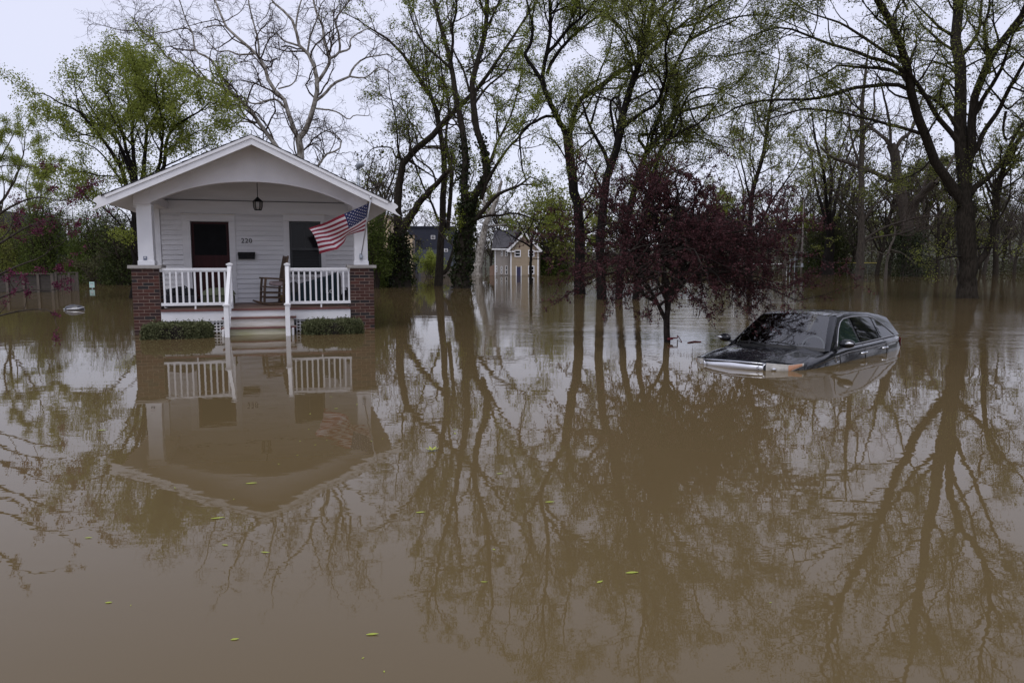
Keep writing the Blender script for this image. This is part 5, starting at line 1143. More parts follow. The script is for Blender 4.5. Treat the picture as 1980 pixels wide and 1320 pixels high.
# shoreline scrub, one mass
def scrub():
    rng = np.random.default_rng(18); N = 32000
    c_ = 420; px = rng.uniform(1000, 2080, c_); D = rng.uniform(105, 200, c_); hh = rng.uniform(1.2, 4.2, c_)
    lf_ = rng.uniform(-100, 700, 150); px = np.r_[px, lf_]; D = np.r_[D, rng.uniform(100, 190, 150)]; hh = np.r_[hh, rng.uniform(1.5, 4, 150)]
    keep = ~((px > 930) & (px < 1075) & (D < 140)); px, D, hh = px[keep], D[keep], hh[keep]
    X = np.array([P(a, 520, d_)[0] for a, d_ in zip(px, D)]); i = rng.integers(0, len(px), N)
    u = norm(rng.normal(size=(N, 3))) * rng.random((N, 1)) ** 0.35
    pos = np.column_stack([X[i] + u[:, 0] * hh[i] * 1.3, D[i] + u[:, 1] * hh[i], np.abs(u[:, 2]) * hh[i]])
    V, Fq = leaf_quads(pos, 0.42, rng, 0.4, -0.4)
    o = np_mesh('shoreline_scrub', V, Fq, leafmat('scrub_foliage', [(0.028, 0.026, 0.016), (0.042, 0.040, 0.020), (0.050, 0.058, 0.021)], 0.2), kind='stuff'); o['label'] = 'dark tangled scrub along the far waterline'
scrub()

# --- clipped hedges before the porch
def hedge(label, x0, x1, y0, y1, h, seed):
    xc, yc = (x0 + x1) / 2, (y0 + y1) / 2; w_ = HW(xc, yc); r_ = empty('clipped_hedge', w_, TH, label, 'hedge', 'clipped hedges in front of the porch')
    rng = np.random.default_rng(seed); n_ = 15000; a, b_ = (x1 - x0) / 2, (y1 - y0) / 2
    core = MB(); core.grid(lambda u, v: (a * 0.93 * np.sign(cos(2 * pi * u)) * abs(cos(2 * pi * u)) ** 0.5 * (1 if v < 0.7 else (1 - v) / 0.3), b_ * 0.9 * np.sign(sin(2 * pi * u)) * abs(sin(2 * pi * u)) ** 0.5 * (1 if v < 0.7 else (1 - v) / 0.3), -0.4 + (h + 0.36) * min(1, v / 0.7)), 24, 8)
    core.build('stems', M_twigd, r_)
    th = rng.uniform(0, 2 * pi, n_); q = rng.uniform(0, 1, n_)
    sx_ = np.sign(np.cos(th)) * np.abs(np.cos(th)) ** 0.55; sy_ = np.sign(np.sin(th)) * np.abs(np.sin(th)) ** 0.55
    side = q < 0.55
    rr = np.where(side, 1.0, np.sqrt(rng.random(n_))); zz = np.where(side, rng.uniform(-0.1, 1, n_), 1.0)
    rnd = 1 - 0.09 * np.clip((zz - 0.6) / 0.4, 0, 1) ** 2 * (rr > 0.9)
    wob = 1 + 0.05 * np.sin(th * 5 + seed) + 0.03 * np.sin(th * 9)
    zt = h * (0.94 + 0.05 * np.sin(sx_ * rr * 6 + seed)) - 0.13 * h * np.clip(rr - 0.7, 0, 1) / 0.3 * (~side)
    pos = np.column_stack([sx_ * rr * a * rnd * wob, sy_ * rr * b_ * rnd * wob, np.where(side, zz * h * 0.9, zt)]) + rng.normal(size=(n_, 3)) * 0.014
    sh = pos[rng.integers(0, n_, 45)]; sh = sh[sh[:, 2] > h * 0.6]; shp = np.repeat(sh, 14, 0) + np.outer(np.tile(np.linspace(0, 0.075, 14), len(sh)), [0.1, -0.1, 1]) + rng.normal(size=(len(sh) * 14, 3)) * 0.008
    V, Fq = leaf_quads(np.vstack([pos, shp]), 0.034, rng, 0.6, -0.3); np_mesh('foliage', V, Fq, L_box, r_)
hedge('low clipped hedge in the water before the left brick pier', -2.06, -0.86, -1.10, -0.55, 0.285, 2)
hedge('low clipped hedge in the water before the right brick pier', 0.90, 2.06, -0.98, -0.45, 0.27, 5)

# ================================================================== CAR
CAR_X, CAR_Y, CAR_YAW, CAR_Z, CAR_P, CAR_R = 4.590, 11.591, 0.775, -0.832, -0.0314, -0.0243
car = empty('black_suv', (0, 0, 0), 0, 'black sport utility vehicle flooded up to its bonnet and door handles', 'car')
car.rotation_mode = 'QUATERNION'
Mc = Matrix.Translation((CAR_X, CAR_Y, CAR_Z)) @ Matrix.Rotation(CAR_YAW, 4, 'Z') @ Matrix.Rotation(CAR_R, 4, 'X') @ Matrix.Rotation(-CAR_P, 4, 'Y') @ Matrix.Scale(0.922, 4) @ Matrix.Translation((-2.4, 0, 0))
car.matrix_world = Mc
ip = np.interp
def nose_x(y): return ip(abs(y), [0, .3, .5, .65, .78, .86, .90], [.06, .085, .15, .25, .39, .54, .64])
def cowl(y): t = abs(y) / 0.82; return (1.20 + 0.30 * t * t, y, 1.085 - 0.045 * t * t)
def hood(u, v):                                  # u across -1..1, v nose->cowl
    y = (u * 2 - 1) * 0.88; yc = y * 0.93
    xn = nose_x(y); c_ = cowl(yc); zn = 0.965 - 0.05 * (abs(y) / 0.88) ** 2.2; zc = c_[2] + 0.005
    x = xn + (c_[0] + 0.02 - xn) * v; yy = y + (yc - y) * v
    z = zn + (zc - zn) * (1 - (1 - v) ** 2.0)
    cre = math.exp(-((abs(y) - 0.60) / 0.07) ** 2) * 0.020 * min(1, v * 3)
    return (x, yy, z + cre - 0.035 * max(0, (abs(y) - 0.72) / 0.16) ** 2)
MB().grid(hood, 44, 20).build('bonnet', M_paint, car, smooth=True)
def belt(x): return ip(x, [0.64, 1.0, 1.5, 2.0, 3.0, 4.0, 4.6], [0.90, 0.965, 1.035, 1.085, 1.12, 1.165, 1.19])
def bwid(x): return ip(x, [0.64, 0.8, 1.2, 1.6, 3.8, 4.3, 4.6, 4.74], [0.88, 0.905, 0.925, 0.93, 0.93, 0.91, 0.86, 0.80])
def side(sy):
    prof = [(-0.052, 0.008), (-0.02, -0.004), (0.012, -0.028), (0.028, -0.065), (0.022, -0.085), (0.03, -0.12), (0.042, -0.2), (0.045, -0.32), (0.03, -0.55), (0.0, -0.75)]
    def fn(u, v):
        x = 0.64 + (4.74 - 0.64) * u; f = v * (len(prof) - 1); i = min(int(f), len(prof) - 2); t = f - i
        dy = prof[i][0] * (1 - t) + prof[i + 1][0] * t; dz = prof[i][1] * (1 - t) + prof[i + 1][1] * t
        return (x, sy * (bwid(x) + dy), belt(x) + dz)
    m_ = MB().grid(fn, 60, 27, flip=(sy > 0)); return m_
for sy in (-1, 1): side(sy).build('body_side', M_paint, car, smooth=True)
# nose / bumper below the bonnet edge
def fasc(u, v):
    y = (u * 2 - 1) * 0.90; x = nose_x(min(0.9, abs(y))) - 0.03 * sin(pi * v) ; return (x + 0.06 * v * v, y * (1 + 0.03 * v), ip(v, [0, 0.05, 1], [0.957 - 0.05 * (abs(y) / 0.88) ** 2.2, 0.94 - 0.05 * (abs(y) / 0.88) ** 2.2, 0.3]))
MB().grid(fasc, 40, 12, flip=True).build('front_bumper', M_paint, car, smooth=True)
# greenhouse: side shells (planar tumblehome), roof, pillars
def roofc(x): return ip(x, [2.08, 2.4, 2.9, 3.6, 4.2, 4.55], [1.612, 1.645, 1.668, 1.655, 1.615, 1.575])
def redge(x): return ip(x, [2.15, 2.5, 3.0, 3.7, 4.2, 4.55], [1.575, 1.607, 1.628, 1.615, 1.575, 1.535])
def ryh(x): return ip(x, [2.15, 2.6, 3.6, 4.55], [0.585, 0.61, 0.605, 0.56])
def gy(x, z):
    t = (z - belt(x)) / (1.60 - belt(x)); return 0.878 - 0.235 * t - 0.02 * max(0, x - 3.7)
def shell(sy):
    def fn(u, v):
        xf = 1.50 + 0.78 * v ** 0.95; xr = 4.66 - 0.12 * v - 0.04 * v * v
        x = xf + (xr - xf) * u; zt = redge(max(2.15, min(4.55, x))) - 0.035
        z = belt(x) + 0.008 + (zt - belt(x)) * v
        return (x, sy * gy(x, z), z)
    m_ = MB().grid(fn, 44, 14, flip=(sy > 0))
    def cant(u, v):                             # rounded roof rail between shell top and roof edge
        x = 2.28 + (4.50 - 2.28) * u; zt = redge(x) - 0.027; a = (x, gy(x, zt), zt); b_ = (x, ryh(x), redge(x))
        t = v; return (x, sy * (a[1] + (b_[1] - a[1]) * t), a[2] + (b_[2] - a[2]) * t + 0.016 * sin(pi * t))
    m_.grid(cant, 44, 5, flip=(sy > 0)); return m_
for sy in (-1, 1): shell(sy).build('door_frame', M_paint, car, smooth=True)
def roof(u, v):
    x0 = 2.08 + 0.09 * (2 * v - 1) ** 2; x = x0 + (4.55 - x0) * u; s_ = 2 * v - 1; xx = max(2.15, x)
    return (x, s_ * ryh(xx), roofc(x) + (redge(xx) - roofc(x)) * abs(s_) ** 2.2)
MB().grid(roof, 40, 22, flip=True).build('roof_panel', M_paint, car, smooth=True)
def head(v): s_ = 2 * v - 1; return (2.08 + 0.09 * s_ * s_, s_ * 0.585, 1.608 - 0.036 * abs(s_) ** 2.2)
def wsc(u, v):
    c_ = np.array(cowl((2 * v - 1) * 0.80)); h_ = np.array(head(v)); p_ = c_ + (h_ - c_) * u; bul = sin(pi * u) * 0.03
    return tuple(p_ + np.array([-0.6, 0, 0.8]) * bul)
pane = MB().grid(wsc, 18, 22, flip=False).build('windscreen', M_wind, car, smooth=True)
bnd = MB().grid(lambda u, v: tuple(np.array(wsc(u * 0.075 - 0.01, v)) + np.array([-0.003, 0, 0.004])), 2, 22); bnd.build('cowl_panel', M_trim, car, smooth=True)
for sy in (-1, 1):                               # A pillars
    def pil(u, v):
        a = np.array(wsc(u, (sy + 1) / 2)); xf = 1.50 + 0.78 * u ** 0.95; zt = redge(2.28) - 0.03; z = belt(1.5) + 0.008 + (zt - belt(1.5)) * u
        b_ = np.array([xf + 0.012, sy * gy(xf, z), z]); p_ = a + (b_ - a) * v; n_ = np.array([-0.5, sy * 0.5, 0.45]) * 0.018 * sin(pi * v); return tuple(p_ + n_)
    MB().grid(pil, 14, 6, flip=(sy < 0)).build('windscreen_pillar', M_paint, car, smooth=True)
# tailgate and spoiler
def tail(u, v):
    s_ = 2 * v - 1; 
    if u < 0.45:
        t = u / 0.45; x = 4.53 + 0.16 * t; z = ip(t, [0, 1], [roofc(4.55) - 0.03 * abs(s_) ** 2.2, 1.18]); hw = 0.57 + 0.26 * t
    else:
        t = (u - 0.45) / 0.55; x = 4.69 + 0.09 * sin(pi * t * 0.6); z = 1.18 - 0.8 * t; hw = 0.83 + 0.03 * t
    return (x - 0.06 * s_ * s_, s_ * hw, z)
MB().grid(tail, 16, 14).build('tailgate', M_paint, car, smooth=True)
MB().grid(lambda u, v: (4.50 + 0.17 * u, (2 * v - 1) * (0.555 - 0.03 * u), roofc(4.5) + 0.012 - 0.03 * u - 0.03 * abs(2 * v - 1) ** 2), 3, 12, flip=True).build('spoiler', M_paint, car, smooth=True)
# side glass, pillars, bright trim
DLO = [(1.80, 1.108), (1.92, 1.22), (2.10, 1.37), (2.28, 1.475), (2.46, 1.528), (2.75, 1.552), (3.15, 1.560), (3.55, 1.545), (3.80, 1.505), (4.02, 1.42), (4.22, 1.31), (4.40, 1.192)]
def top_z(x): return ip(x, [p_[0] for p_ in DLO], [p_[1] for p_ in DLO])
def bot_z(x): return belt(x) + 0.022
def gpt(x, z, sy, off): return (x, sy * (gy(x, z) + off), z + off * 0.4)
for sy in (-1, 1):
    for (xa, xb, lean, m_, nm) in ((1.80, 2.68, 0.05, M_greenrefl, 'front_side_window'), (2.78, 3.62, 0.02, M_tint, 'rear_side_window'), (3.68, 4.385, 0.0, M_tint, 'quarter_window')):
        g_ = MB()
        def fn(u, v):
            xbot = xa + (xb - xa) * u; x = xbot - lean * v * (0.3 + 0.7 * u); zb_ = bot_z(x); return gpt(x, zb_ + max(0.002, top_z(x) - zb_) * v, sy, 0.007)
        g_.grid(fn, 14, 5, flip=(sy > 0)); g_.build(nm, m_, car, smooth=True)
    tr_ = MB(); pts = [gpt(x, z, sy, 0.010) for x, z in DLO]; pts = [tuple(resample_) for resample_ in pts]
    tr_.tube(pts, 0.009, 6); tr_.tube([gpt(x, bot_z(x) - 0.008, sy, 0.010) for x in np.linspace(1.80, 4.42, 16)], 0.009, 6); tr_.build('window_trim', M_trimglint, car, smooth=True)
    cl_ = MB(); cl_.tube([(x, sy * (bwid(x) + 0.026), belt(x) - 0.073) for x in np.linspace(1.62, 4.62, 24)], 0.0055, 5); cl_.build('waist_crease_glint', M_trimglint, car, smooth=True)  # bright tube standing in for light reflected along the body crease
    for xd in (2.62, 3.58):
        h_ = MB(); h_.tube([(xd - 0.13, sy * (bwid(xd) + 0.052), belt(xd) - 0.135), (xd - 0.06, sy * (bwid(xd) + 0.075), belt(xd) - 0.130), (xd + 0.06, sy * (bwid(xd) + 0.075), belt(xd) - 0.125), (xd + 0.12, sy * (bwid(xd) + 0.052), belt(xd) - 0.122)], [0.012, 0.02, 0.02, 0.014], 8)
        h_.build('door_handle', M_chrome, car, smooth=True)
    for xd, tl in ((1.70, 0.0), (2.74, -0.03), (3.70, 0.02)):
        MB().tube([(xd + tl * k_, sy * (bwid(xd) + ip(k_, [0, .25, .5, 1], [-0.018, 0.031, 0.046, 0.046])), belt(xd) - ip(k_, [0, .25, .5, 1], [0.0, 0.07, 0.2, 0.4])) for k_ in (0, .25, .5, 1)], 0.0045, 4).build('door_gap', M_trim, car)
    # fender vent
    vx, vz = 1.56, belt(1.56) - 0.10; yv = bwid(1.56) + 0.036
    MB().tube([(vx - 0.085, sy * yv, vz + 0.03), (vx + 0.05, sy * yv, vz + 0.035), (vx + 0.085, sy * (yv + 0.008), vz - 0.045), (vx - 0.03, sy * (yv + 0.008), vz - 0.055), (vx - 0.085, sy * yv, vz + 0.03)], 0.006, 5).build('fender_vent', M_chrome, car)
    # mirror
    mr_ = MB()
    def mfn(u, v):
        a = 2 * pi * u; t = v; sc_ = (sin(pi * min(1, max(0, t)) ) ** 0.45) if 0 < t < 1 else 0.02
        return (1.72 + 0.075 * cos(a) * sc_ - 0.02 + 0.03 * t, sy * (0.93 + 0.24 * t), 1.165 + 0.075 * sin(a) * sc_ * (1 if sin(a) > 0 else 0.9))
    mr_.grid(mfn, 16, 14, flip=(sy > 0)); mo = mr_.build('wing_mirror', M_paint, car, smooth=True)
    MB().bar((1.72, sy * 0.86, 1.09), (1.73, sy * 0.99, 1.125), 0.07, 0.035).build('mirror_arm', M_trim, mo)
    MB().tube([(1.62, sy * 1.06, 1.175), (1.625, sy * 1.12, 1.185), (1.655, sy * 1.17, 1.178)], [0.014, 0.022, 0.012], 6).build('mirror_indicator', M_satin, mo, smooth=True)
    MB().add([gpt(1.60, belt(1.6) + 0.02, sy, 0.006), gpt(1.80, belt(1.8) + 0.025, sy, 0.006), gpt(1.86, 1.19, sy, 0.006)], [(0, 1, 2) if sy < 0 else (2, 1, 0)]).build('mirror_base_trim', M_trim, car)
    # headlamp wraps the corner
    hl_ = MB()
    def hfn(u, v):
        y = 0.515 + (0.885 - 0.515) * u; x = nose_x(y) - 0.022 - 0.012 * sin(pi * v); ztop = 0.945 - 0.05 * (y / 0.88) ** 2.2 + 0.10 * max(0, u - 0.7); zbt = ztop - 0.135 + 0.10 * max(0, u - 0.55) / 0.45
        return (x, sy * y, zbt + (ztop - zbt) * v)
    hl_.grid(hfn, 16, 6, flip=(sy < 0)); ho = hl_.build('headlamp', M_lens, car, smooth=True)
    am = MB(); am.grid(lambda u, v: tuple(np.array(hfn(0.66 + 0.31 * u, 0.12 + 0.8 * v)) + np.array([-0.006, sy * 0.002, 0])), 6, 4, flip=(sy < 0)); am.build('turn_signal', M_amber, ho, smooth=True)
    MB().lathe([(0.03, 0), (0.045, 0.02), (0.02, 0.04)], 0.22, sy * 0.60, 10).build('lamp_reflector', M_chrome, ho, loc=(-0.02, 0, 0.82))
    MB().grid(lambda u, v: (4.62 + 0.14 * u - 0.02 * u * u, sy * (0.905 - 0.14 * u * u), 1.145 - 0.17 * v), 6, 4, flip=(sy > 0)).build('tail_lamp', M_tail, car, smooth=True)
# grille: bright blade bar with frame and emblem hint
gr_ = MB(); gr_.grid(lambda u, v: (nose_x((2 * u - 1) * 0.50) - 0.03, (2 * u - 1) * 0.50, 0.80 + (0.125 - 0.025 * abs(2 * u - 1)) * v), 20, 4); gro = gr_.build('grille', M_trim, car)
gb = MB()
def blade(u, v):
    s_ = 2 * u - 1; y = s_ * 0.49; w_ = 0.062 + 0.02 * (1 - abs(s_)); return (nose_x(y) - 0.046 - 0.012 * sin(pi * v), y, 0.862 + w_ * (v - 0.4) - 0.014 * abs(s_))
gb.grid(blade, 24, 6, flip=True); gb.build('grille_blade', M_satin, gro, smooth=True)
MB().tube([(nose_x(y) - 0.045, y, 0.932 - 0.05 * (abs(y) / 0.88) ** 2.2) for y in np.linspace(-0.51, 0.51, 19)], 0.010, 6).build('grille_surround', M_chrome, gro, smooth=True)
for sy in (-1, 1):
    MB().tube([(nose_x(0.44) - 0.062, sy * 0.44, 0.885), (nose_x(0.40) - 0.066, sy * 0.405, 0.858), (nose_x(0.44) - 0.062, sy * 0.44, 0.835)], 0.004, 4).build('blade_chevron', M_trim, gro)
    MB().tube([(nose_x(0.51) - 0.04, sy * 0.515, 0.922), (nose_x(0.46) - 0.045, sy * 0.46, 0.86), (nose_x(0.49) - 0.04, sy * 0.49, 0.80)], 0.010, 6).build('grille_surround', M_chrome, gro, smooth=True)
# bonnet shut line, wipers
MB().tube([hood(0.975, v) for v in np.linspace(0.05, 1, 12)], 0.004, 4).build('bonnet_gap', M_trim, car); MB().tube([hood(0.025, v) for v in np.linspace(0.05, 1, 12)], 0.004, 4).build('bonnet_gap', M_trim, car)
for (va, vb, ua, ub) in ((0.22, 0.50, 0.02, 0.10), (0.52, 0.88, 0.02, 0.085)):
    w_ = MB(); w_.tube([tuple(np.array(wsc(ip(t, [0, 1], [ua, ub]) + 0.03 * sin(pi * t), va + (vb - va) * t)) + np.array([-0.02, 0, 0.022])) for t in np.linspace(0, 1, 8)], 0.010, 5); w_.build('wiper', M_trim, car)
MB().tube([tuple(np.array(wsc(0.1 + 0.24 * t, 0.43 - 0.10 * t)) + np.array([-0.012, 0, 0.014])) for t in (0, 0.5, 1)], [0.007, 0.006, 0.004], 5).build('wiper_blade', M_trim, car)
# cabin
cab = MB(); cab.box(1.30, 2.05, -0.80, 0.80, 0.80, 1.02); cab.box(2.05, 4.5, -0.82, 0.82, 0.60, 0.80); cab.build('dashboard', M_int, car, bevel=0.05)
for sy in (-1, 1):
    s_ = MB(); s_.box(2.75, 2.92, sy * 0.40 - 0.25, sy * 0.40 + 0.25, 0.80, 1.30); s_.box(2.76, 2.88, sy * 0.40 - 0.13, sy * 0.40 + 0.13, 1.33, 1.50); s_.build('seat', M_int, car, bevel=0.05)
sw = MB(); sw.tube([(2.02 + 0.06 * sin(a), -0.38 + 0.185 * cos(a), 1.06 + 0.175 * sin(a)) for a in np.linspace(0, 2 * pi, 25)], 0.014, 6); sw.build('steering_wheel', M_wheel, car, smooth=True)

# ================================================================== BUILDINGS ACROSS THE WATER
def far_window(parent, x0, x1, y, z0, z1, fw=0.09, out=-1):
    w_ = MB()
    for (a, b_, c_, d_) in ((x0, x0 + fw, z0, z1), (x1 - fw, x1, z0, z1), (x0 + fw, x1 - fw, z1 - fw, z1), (x0 + fw, x1 - fw, z0, z0 + fw), (x0 + fw, x1 - fw, (z0 + z1) / 2 - 0.03, (z0 + z1) / 2 + 0.03)): w_.box(a, b_, y - 0.06, y, c_, d_)
    w_ = w_.build('window', M_white, parent); MB().box(x0 + fw, x1 - fw, y - 0.03, y - 0.006, z0 + fw, z1 - fw).build('window_pane', M_glassdark, w_)
DH = 82.0; s_h = DH / F_PX                         # tan house
g = P(986, 531, DH); th_ = empty('tan_house', (g[0], DH, 0), radians(-4), 'tan two-storey house with white trim and navy door, flooded across the water', 'house')
def hx(px): return (px - 986) * s_h
eave = (531 - 478) * s_h; pk = (531 - 449) * s_h
fw0, fw1 = hx(987), hx(1041); lw0 = hx(955)
bd = MB(); bd.box(fw0, fw1, 0.0, 7.0, -1.2, eave); bd.prism([(fw0, eave), (fw1, eave), ((fw0 + fw1) / 2, pk - 0.12)], 0.0, 7.0); bd.build('front_wall', M_tan, th_)
MB().box(lw0, fw0 - 0.002, 1.0, 6.4, -1.2, eave).build('wing_wall', M_greyside, th_)
zz = 0.1
while zz < eave:
    MB().box(fw0 + 0.02, fw1 - 0.02, -0.028, -0.004, zz, zz + 0.20).build('clapboard', M_tan, th_); MB().box(lw0 + 0.02, fw0 - 0.02, 0.972, 0.996, zz, zz + 0.20).build('clapboard', M_greyside, th_); zz += 0.212
rf = MB(); mx2 = (fw0 + fw1) / 2
for s_, xe in ((-1, fw0 - 0.35), (1, fw1 + 0.35)):
    ze = eave - 0.32
    rf.add([(mx2, -0.25, pk + 0.02), (xe, -0.25, ze), (xe, 7.2, ze), (mx2, 7.2, pk + 0.02), (mx2, -0.25, pk - 0.14), (xe, -0.25, ze - 0.14), (xe, 7.2, ze - 0.14), (mx2, 7.2, pk - 0.14)], [(0, 1, 2, 3), (7, 6, 5, 4), (0, 4, 5, 1), (1, 5, 6, 2)])
rf.add([(lw0 - 0.3, 0.7, eave - 0.05), (fw0 - 0.01, 0.7, eave + 0.1), (mx2 - 0.6, 3.6, eave + 2.1), (lw0 - 0.3, 3.6, eave + 2.1), (lw0 - 0.3, 6.6, eave - 0.05), (mx2, 6.6, eave - 0.05)], [(0, 1, 2, 3), (3, 2, 5, 4)])
rf.build('roof', M_roofgrey, th_)
tm = MB()
for s_, xe in ((-1, fw0 - 0.35), (1, fw1 + 0.35)): tm.bar((mx2, -0.29, pk - 0.07), (xe, -0.29, eave - 0.40), 0.06, 0.24)
tm.box(fw0 - 0.3, fw0 + 0.5, -0.3, -0.08, eave - 0.46, eave - 0.34); tm.box(fw1 - 0.5, fw1 + 0.3, -0.3, -0.08, eave - 0.46, eave - 0.34)
tm.box(lw0 - 0.3, fw0 - 0.32, 0.62, 0.69, eave - 0.2, eave - 0.06); tm.build('white_trim', M_white, th_)
for x in (fw0, fw1 - 0.12): MB().box(x, x + 0.12, -0.05, -0.002, -1.2, eave - 0.47).build('corner_board', M_white, th_)
MB().box(lw0, lw0 + 0.1, 0.94, 0.97, -1.2, eave - 0.2).build('corner_board', M_white, th_)
for (a, b_, c_, d_) in ((995, 1007, 482, 495), (1021, 1033, 482, 495), (1021, 1033, 512, 528)): far_window(th_, hx(a), hx(b_), -0.03, (531 - d_) * s_h, (531 - c_) * s_h)
for (a, b_, c_, d_) in ((967.5, 970.5, 483, 494), (976, 980, 483, 494), (957, 960, 512, 524), (967, 970, 513, 528), (976, 980, 512, 529)): far_window(th_, hx(a), hx(b_), 0.96, (531 - d_) * s_h, (531 - c_) * s_h, 0.05)
MB().box(hx(999), hx(1007), -0.055, -0.03, -1.0, (531 - 514) * s_h).build('front_door', M_navydoor, th_)
for x in (997.6, 1007): MB().box(hx(x), hx(x + 1.4), -0.065, -0.03, -1.0, (531 - 512.4) * s_h).build('door_casing', M_white, th_)
MB().prism([(hx(944), -1), (hx(955), -1), (hx(955), (531 - 509) * s_h), (hx(944), (531 - 514) * s_h)], 1.6, 5.0).build('lean_to', mat('pink_brown_siding', (0.20, 0.13, 0.10), 0.8, 0.1), th_)

DN = 110.0; sn = DN / F_PX; g = P(830, 526, DN)
nv = empty('navy_building', (g[0], DN, 0), radians(3), 'dark navy flat-roofed building with a cream wall section behind the thin trees', 'building')
def nx(px): return (px - 830) * sn
def nzv(py): return (526.3 - py) * sn
MB().box(nx(803), nx(880), 0, 9, -1, nzv(441)).build('wall', M_navy, nv); MB().box(nx(790), nx(803) - 0.003, 0.0, 9, nzv(455), nzv(441)).build('wall', M_navy, nv)
MB().box(nx(783), nx(803) - 0.003, 0.3, 9, -1, nzv(455) - 0.003).build('cream_wall', M_cream, nv)
MB().box(nx(810), nx(879), -0.10, -0.004, -1, nzv(483)).build('lower_wall', M_bluegrey, nv)
MB().box(nx(788), nx(882), -0.2, 9.2, nzv(441) + 0.003, nzv(441) + 0.2).build('roof_edge', M_navy, nv)
for (a, b_, c_, d_) in ((834, 842, 456, 463), (864, 866.5, 457, 464), (859, 866, 481, 487)): far_window(nv, nx(a), nx(b_), -0.11 if c_ > 480 else -0.005, nzv(d_), nzv(c_), 0.06)
MB().box(nx(806), nx(815), -1.0, -0.004, nzv(468), nzv(465)).build('dark_canopy', M_black, nv)
DCc = 120.0; sc_ = DCc / F_PX; g = P(735, 525, DCc)
cb_ = empty('cream_building', (g[0], DCc, 0), 0, 'cream-coloured building glimpsed between the cottage eave and the ivy trunk', 'building')
MB().box((700 - 735) * sc_, (752 - 735) * sc_, 0, 8, -1, (524 - 417) * sc_).build('wall', M_cream, cb_); MB().box((698 - 735) * sc_, (754 - 735) * sc_, -0.2, 8.2, (524 - 417) * sc_ + 0.003, (524 - 414) * sc_).build('roof_edge', M_white, cb_)
MB().box((726 - 735) * sc_, (738 - 735) * sc_, -0.05, -0.003, (524 - 436) * sc_, (524 - 426) * sc_).build('window', M_glassdark, cb_)
# grey porch house at far left
DG = 64.0; sg = DG / F_PX; g = P(50, 548, DG)
gh = empty('grey_porch_house', (g[0], DG, 0), radians(4), 'blue-grey house with square porch posts hidden behind the trees at far left', 'house')
def gx(px): return (px - 50) * sg
def gz(py): return (539.8 - py) * sg
MB().box(gx(-60), gx(62), 1.6, 8, -1, gz(470)).build('wall', mat('slate_siding', (0.05, 0.053, 0.066), 0.7, 0.1), gh)
MB().prism([(gx(-70), gz(478)), (gx(46), gz(478)), (gx(46), gz(474)), (gx(22), gz(410)), (gx(-25), gz(410)), (gx(-70), gz(474))], -0.4, 8.2).build('roof', mat('slate_roof', (0.05, 0.049, 0.056), 0.85, 0.15), gh)
for px in (20, 43, 65, 85): MB().box(gx(px) - 0.10, gx(px) + 0.10, -0.1, 0.1, -1, gz(480)).build('porch_post', M_fence, gh)
MB().box(gx(8), gx(95), -0.12, 0.12, gz(484), gz(478)).build('porch_beam', M_fence, gh)

# ================================================================== FENCES, POLES, SIGN, FLOATING THINGS
def G2(px, D): p_ = P(px, 530, D); return np.array([p_[0], D, 0.0])
fe = empty('weathered_fence', G2(60, 36), 0, 'weathered board fence with square posts standing in water at far left', 'fence')
f0 = G2(60, 36)
fx = lambda px: (px - 60) * 36 / F_PX
for px in (-20, 14, 46, 74, 101): MB().box(fx(px) - 0.06, fx(px) + 0.06, -0.07, 0.05, -1, 0.88).build('fence_post', M_fence, fe)
MB().box(fx(-40), fx(104), -0.09, 0.09, 0.885, 0.925).build('top_rail', M_fence, fe)
for i in range(6):
    for (a, b_) in ((-40, 14), (14, 46), (46, 74), (74, 101)):
        MB().box(fx(a) + 0.065, fx(b_) - 0.065, 0.0, 0.022, -0.16 + i * 0.17, -0.16 + i * 0.17 + 0.16).build('fence_board', M_fencedark, fe)
fe2 = empty('grey_fence_panel', G2(128, 38), radians(10), 'short grey fence panel right of the board fence at far left', 'fence')
for px in (110, 133, 147): MB().box((px - 128) * 38 / F_PX - 0.05, (px - 128) * 38 / F_PX + 0.05, -0.06, 0.04, -1, 0.92).build('fence_post', M_fence, fe2)
MB().box((108 - 128) * 38 / F_PX, (149 - 128) * 38 / F_PX, -0.075, 0.06, 0.922, 0.955).build('top_rail', M_fence, fe2)
for i in range(9):
    a = (110 - 128) * 38 / F_PX + 0.055 + i * 0.098; MB().box(a, a + 0.088, 0.0, 0.02, -0.5, 0.80 + (0.06 if i % 2 else 0.0)).build('fence_board', M_fence, fe2)
for pcs in ((818, 862, 77.0),):
    a, b_, D = pcs; ff = empty('picket_fence', G2(838, D), 0, 'low brown wooden fence at the waterline below the navy building', 'fence')
    xx = (814 - 838) * D / F_PX
    while xx < (880 - 838) * D / F_PX:
        MB().box(xx, xx + 0.15, 0, 0.03, -0.8, 0.55 + 0.45 * min(1, max(0, (xx + 1.3) / 1.9)) + 0.02 * sin(xx * 9)).build('fence_board', M_fence, ff); xx += 0.165
    MB().box((814 - 838) * D / F_PX, (880 - 838) * D / F_PX, 0.032, 0.08, 0.2, 0.3).build('fence_rail', M_fence, ff)
up_ = empty('utility_pole', G2(800.5, 74), 0, 'brown wooden utility pole left of the navy building', 'utility pole')
MB().tube([(0, 0, -0.5), (0, 0, 3.7)], [0.14, 0.11], 10).build('shaft', M_pole, up_, smooth=True); MB().box(-0.2, 0.2, -0.16, -0.12, 2.9, 3.0).build('bracket', M_pole, up_)
lp = empty('light_pole', G2(1549, 92), 0, 'pale wooden light pole with a lamp arm across the flood on the right', 'light pole')
MB().tube([(0, 0, -0.5), (0.0, 0, 4.6), (-0.05, 0, 9.2)], [0.13, 0.10, 0.07], 10).build('shaft', M_polepale, lp, smooth=True)
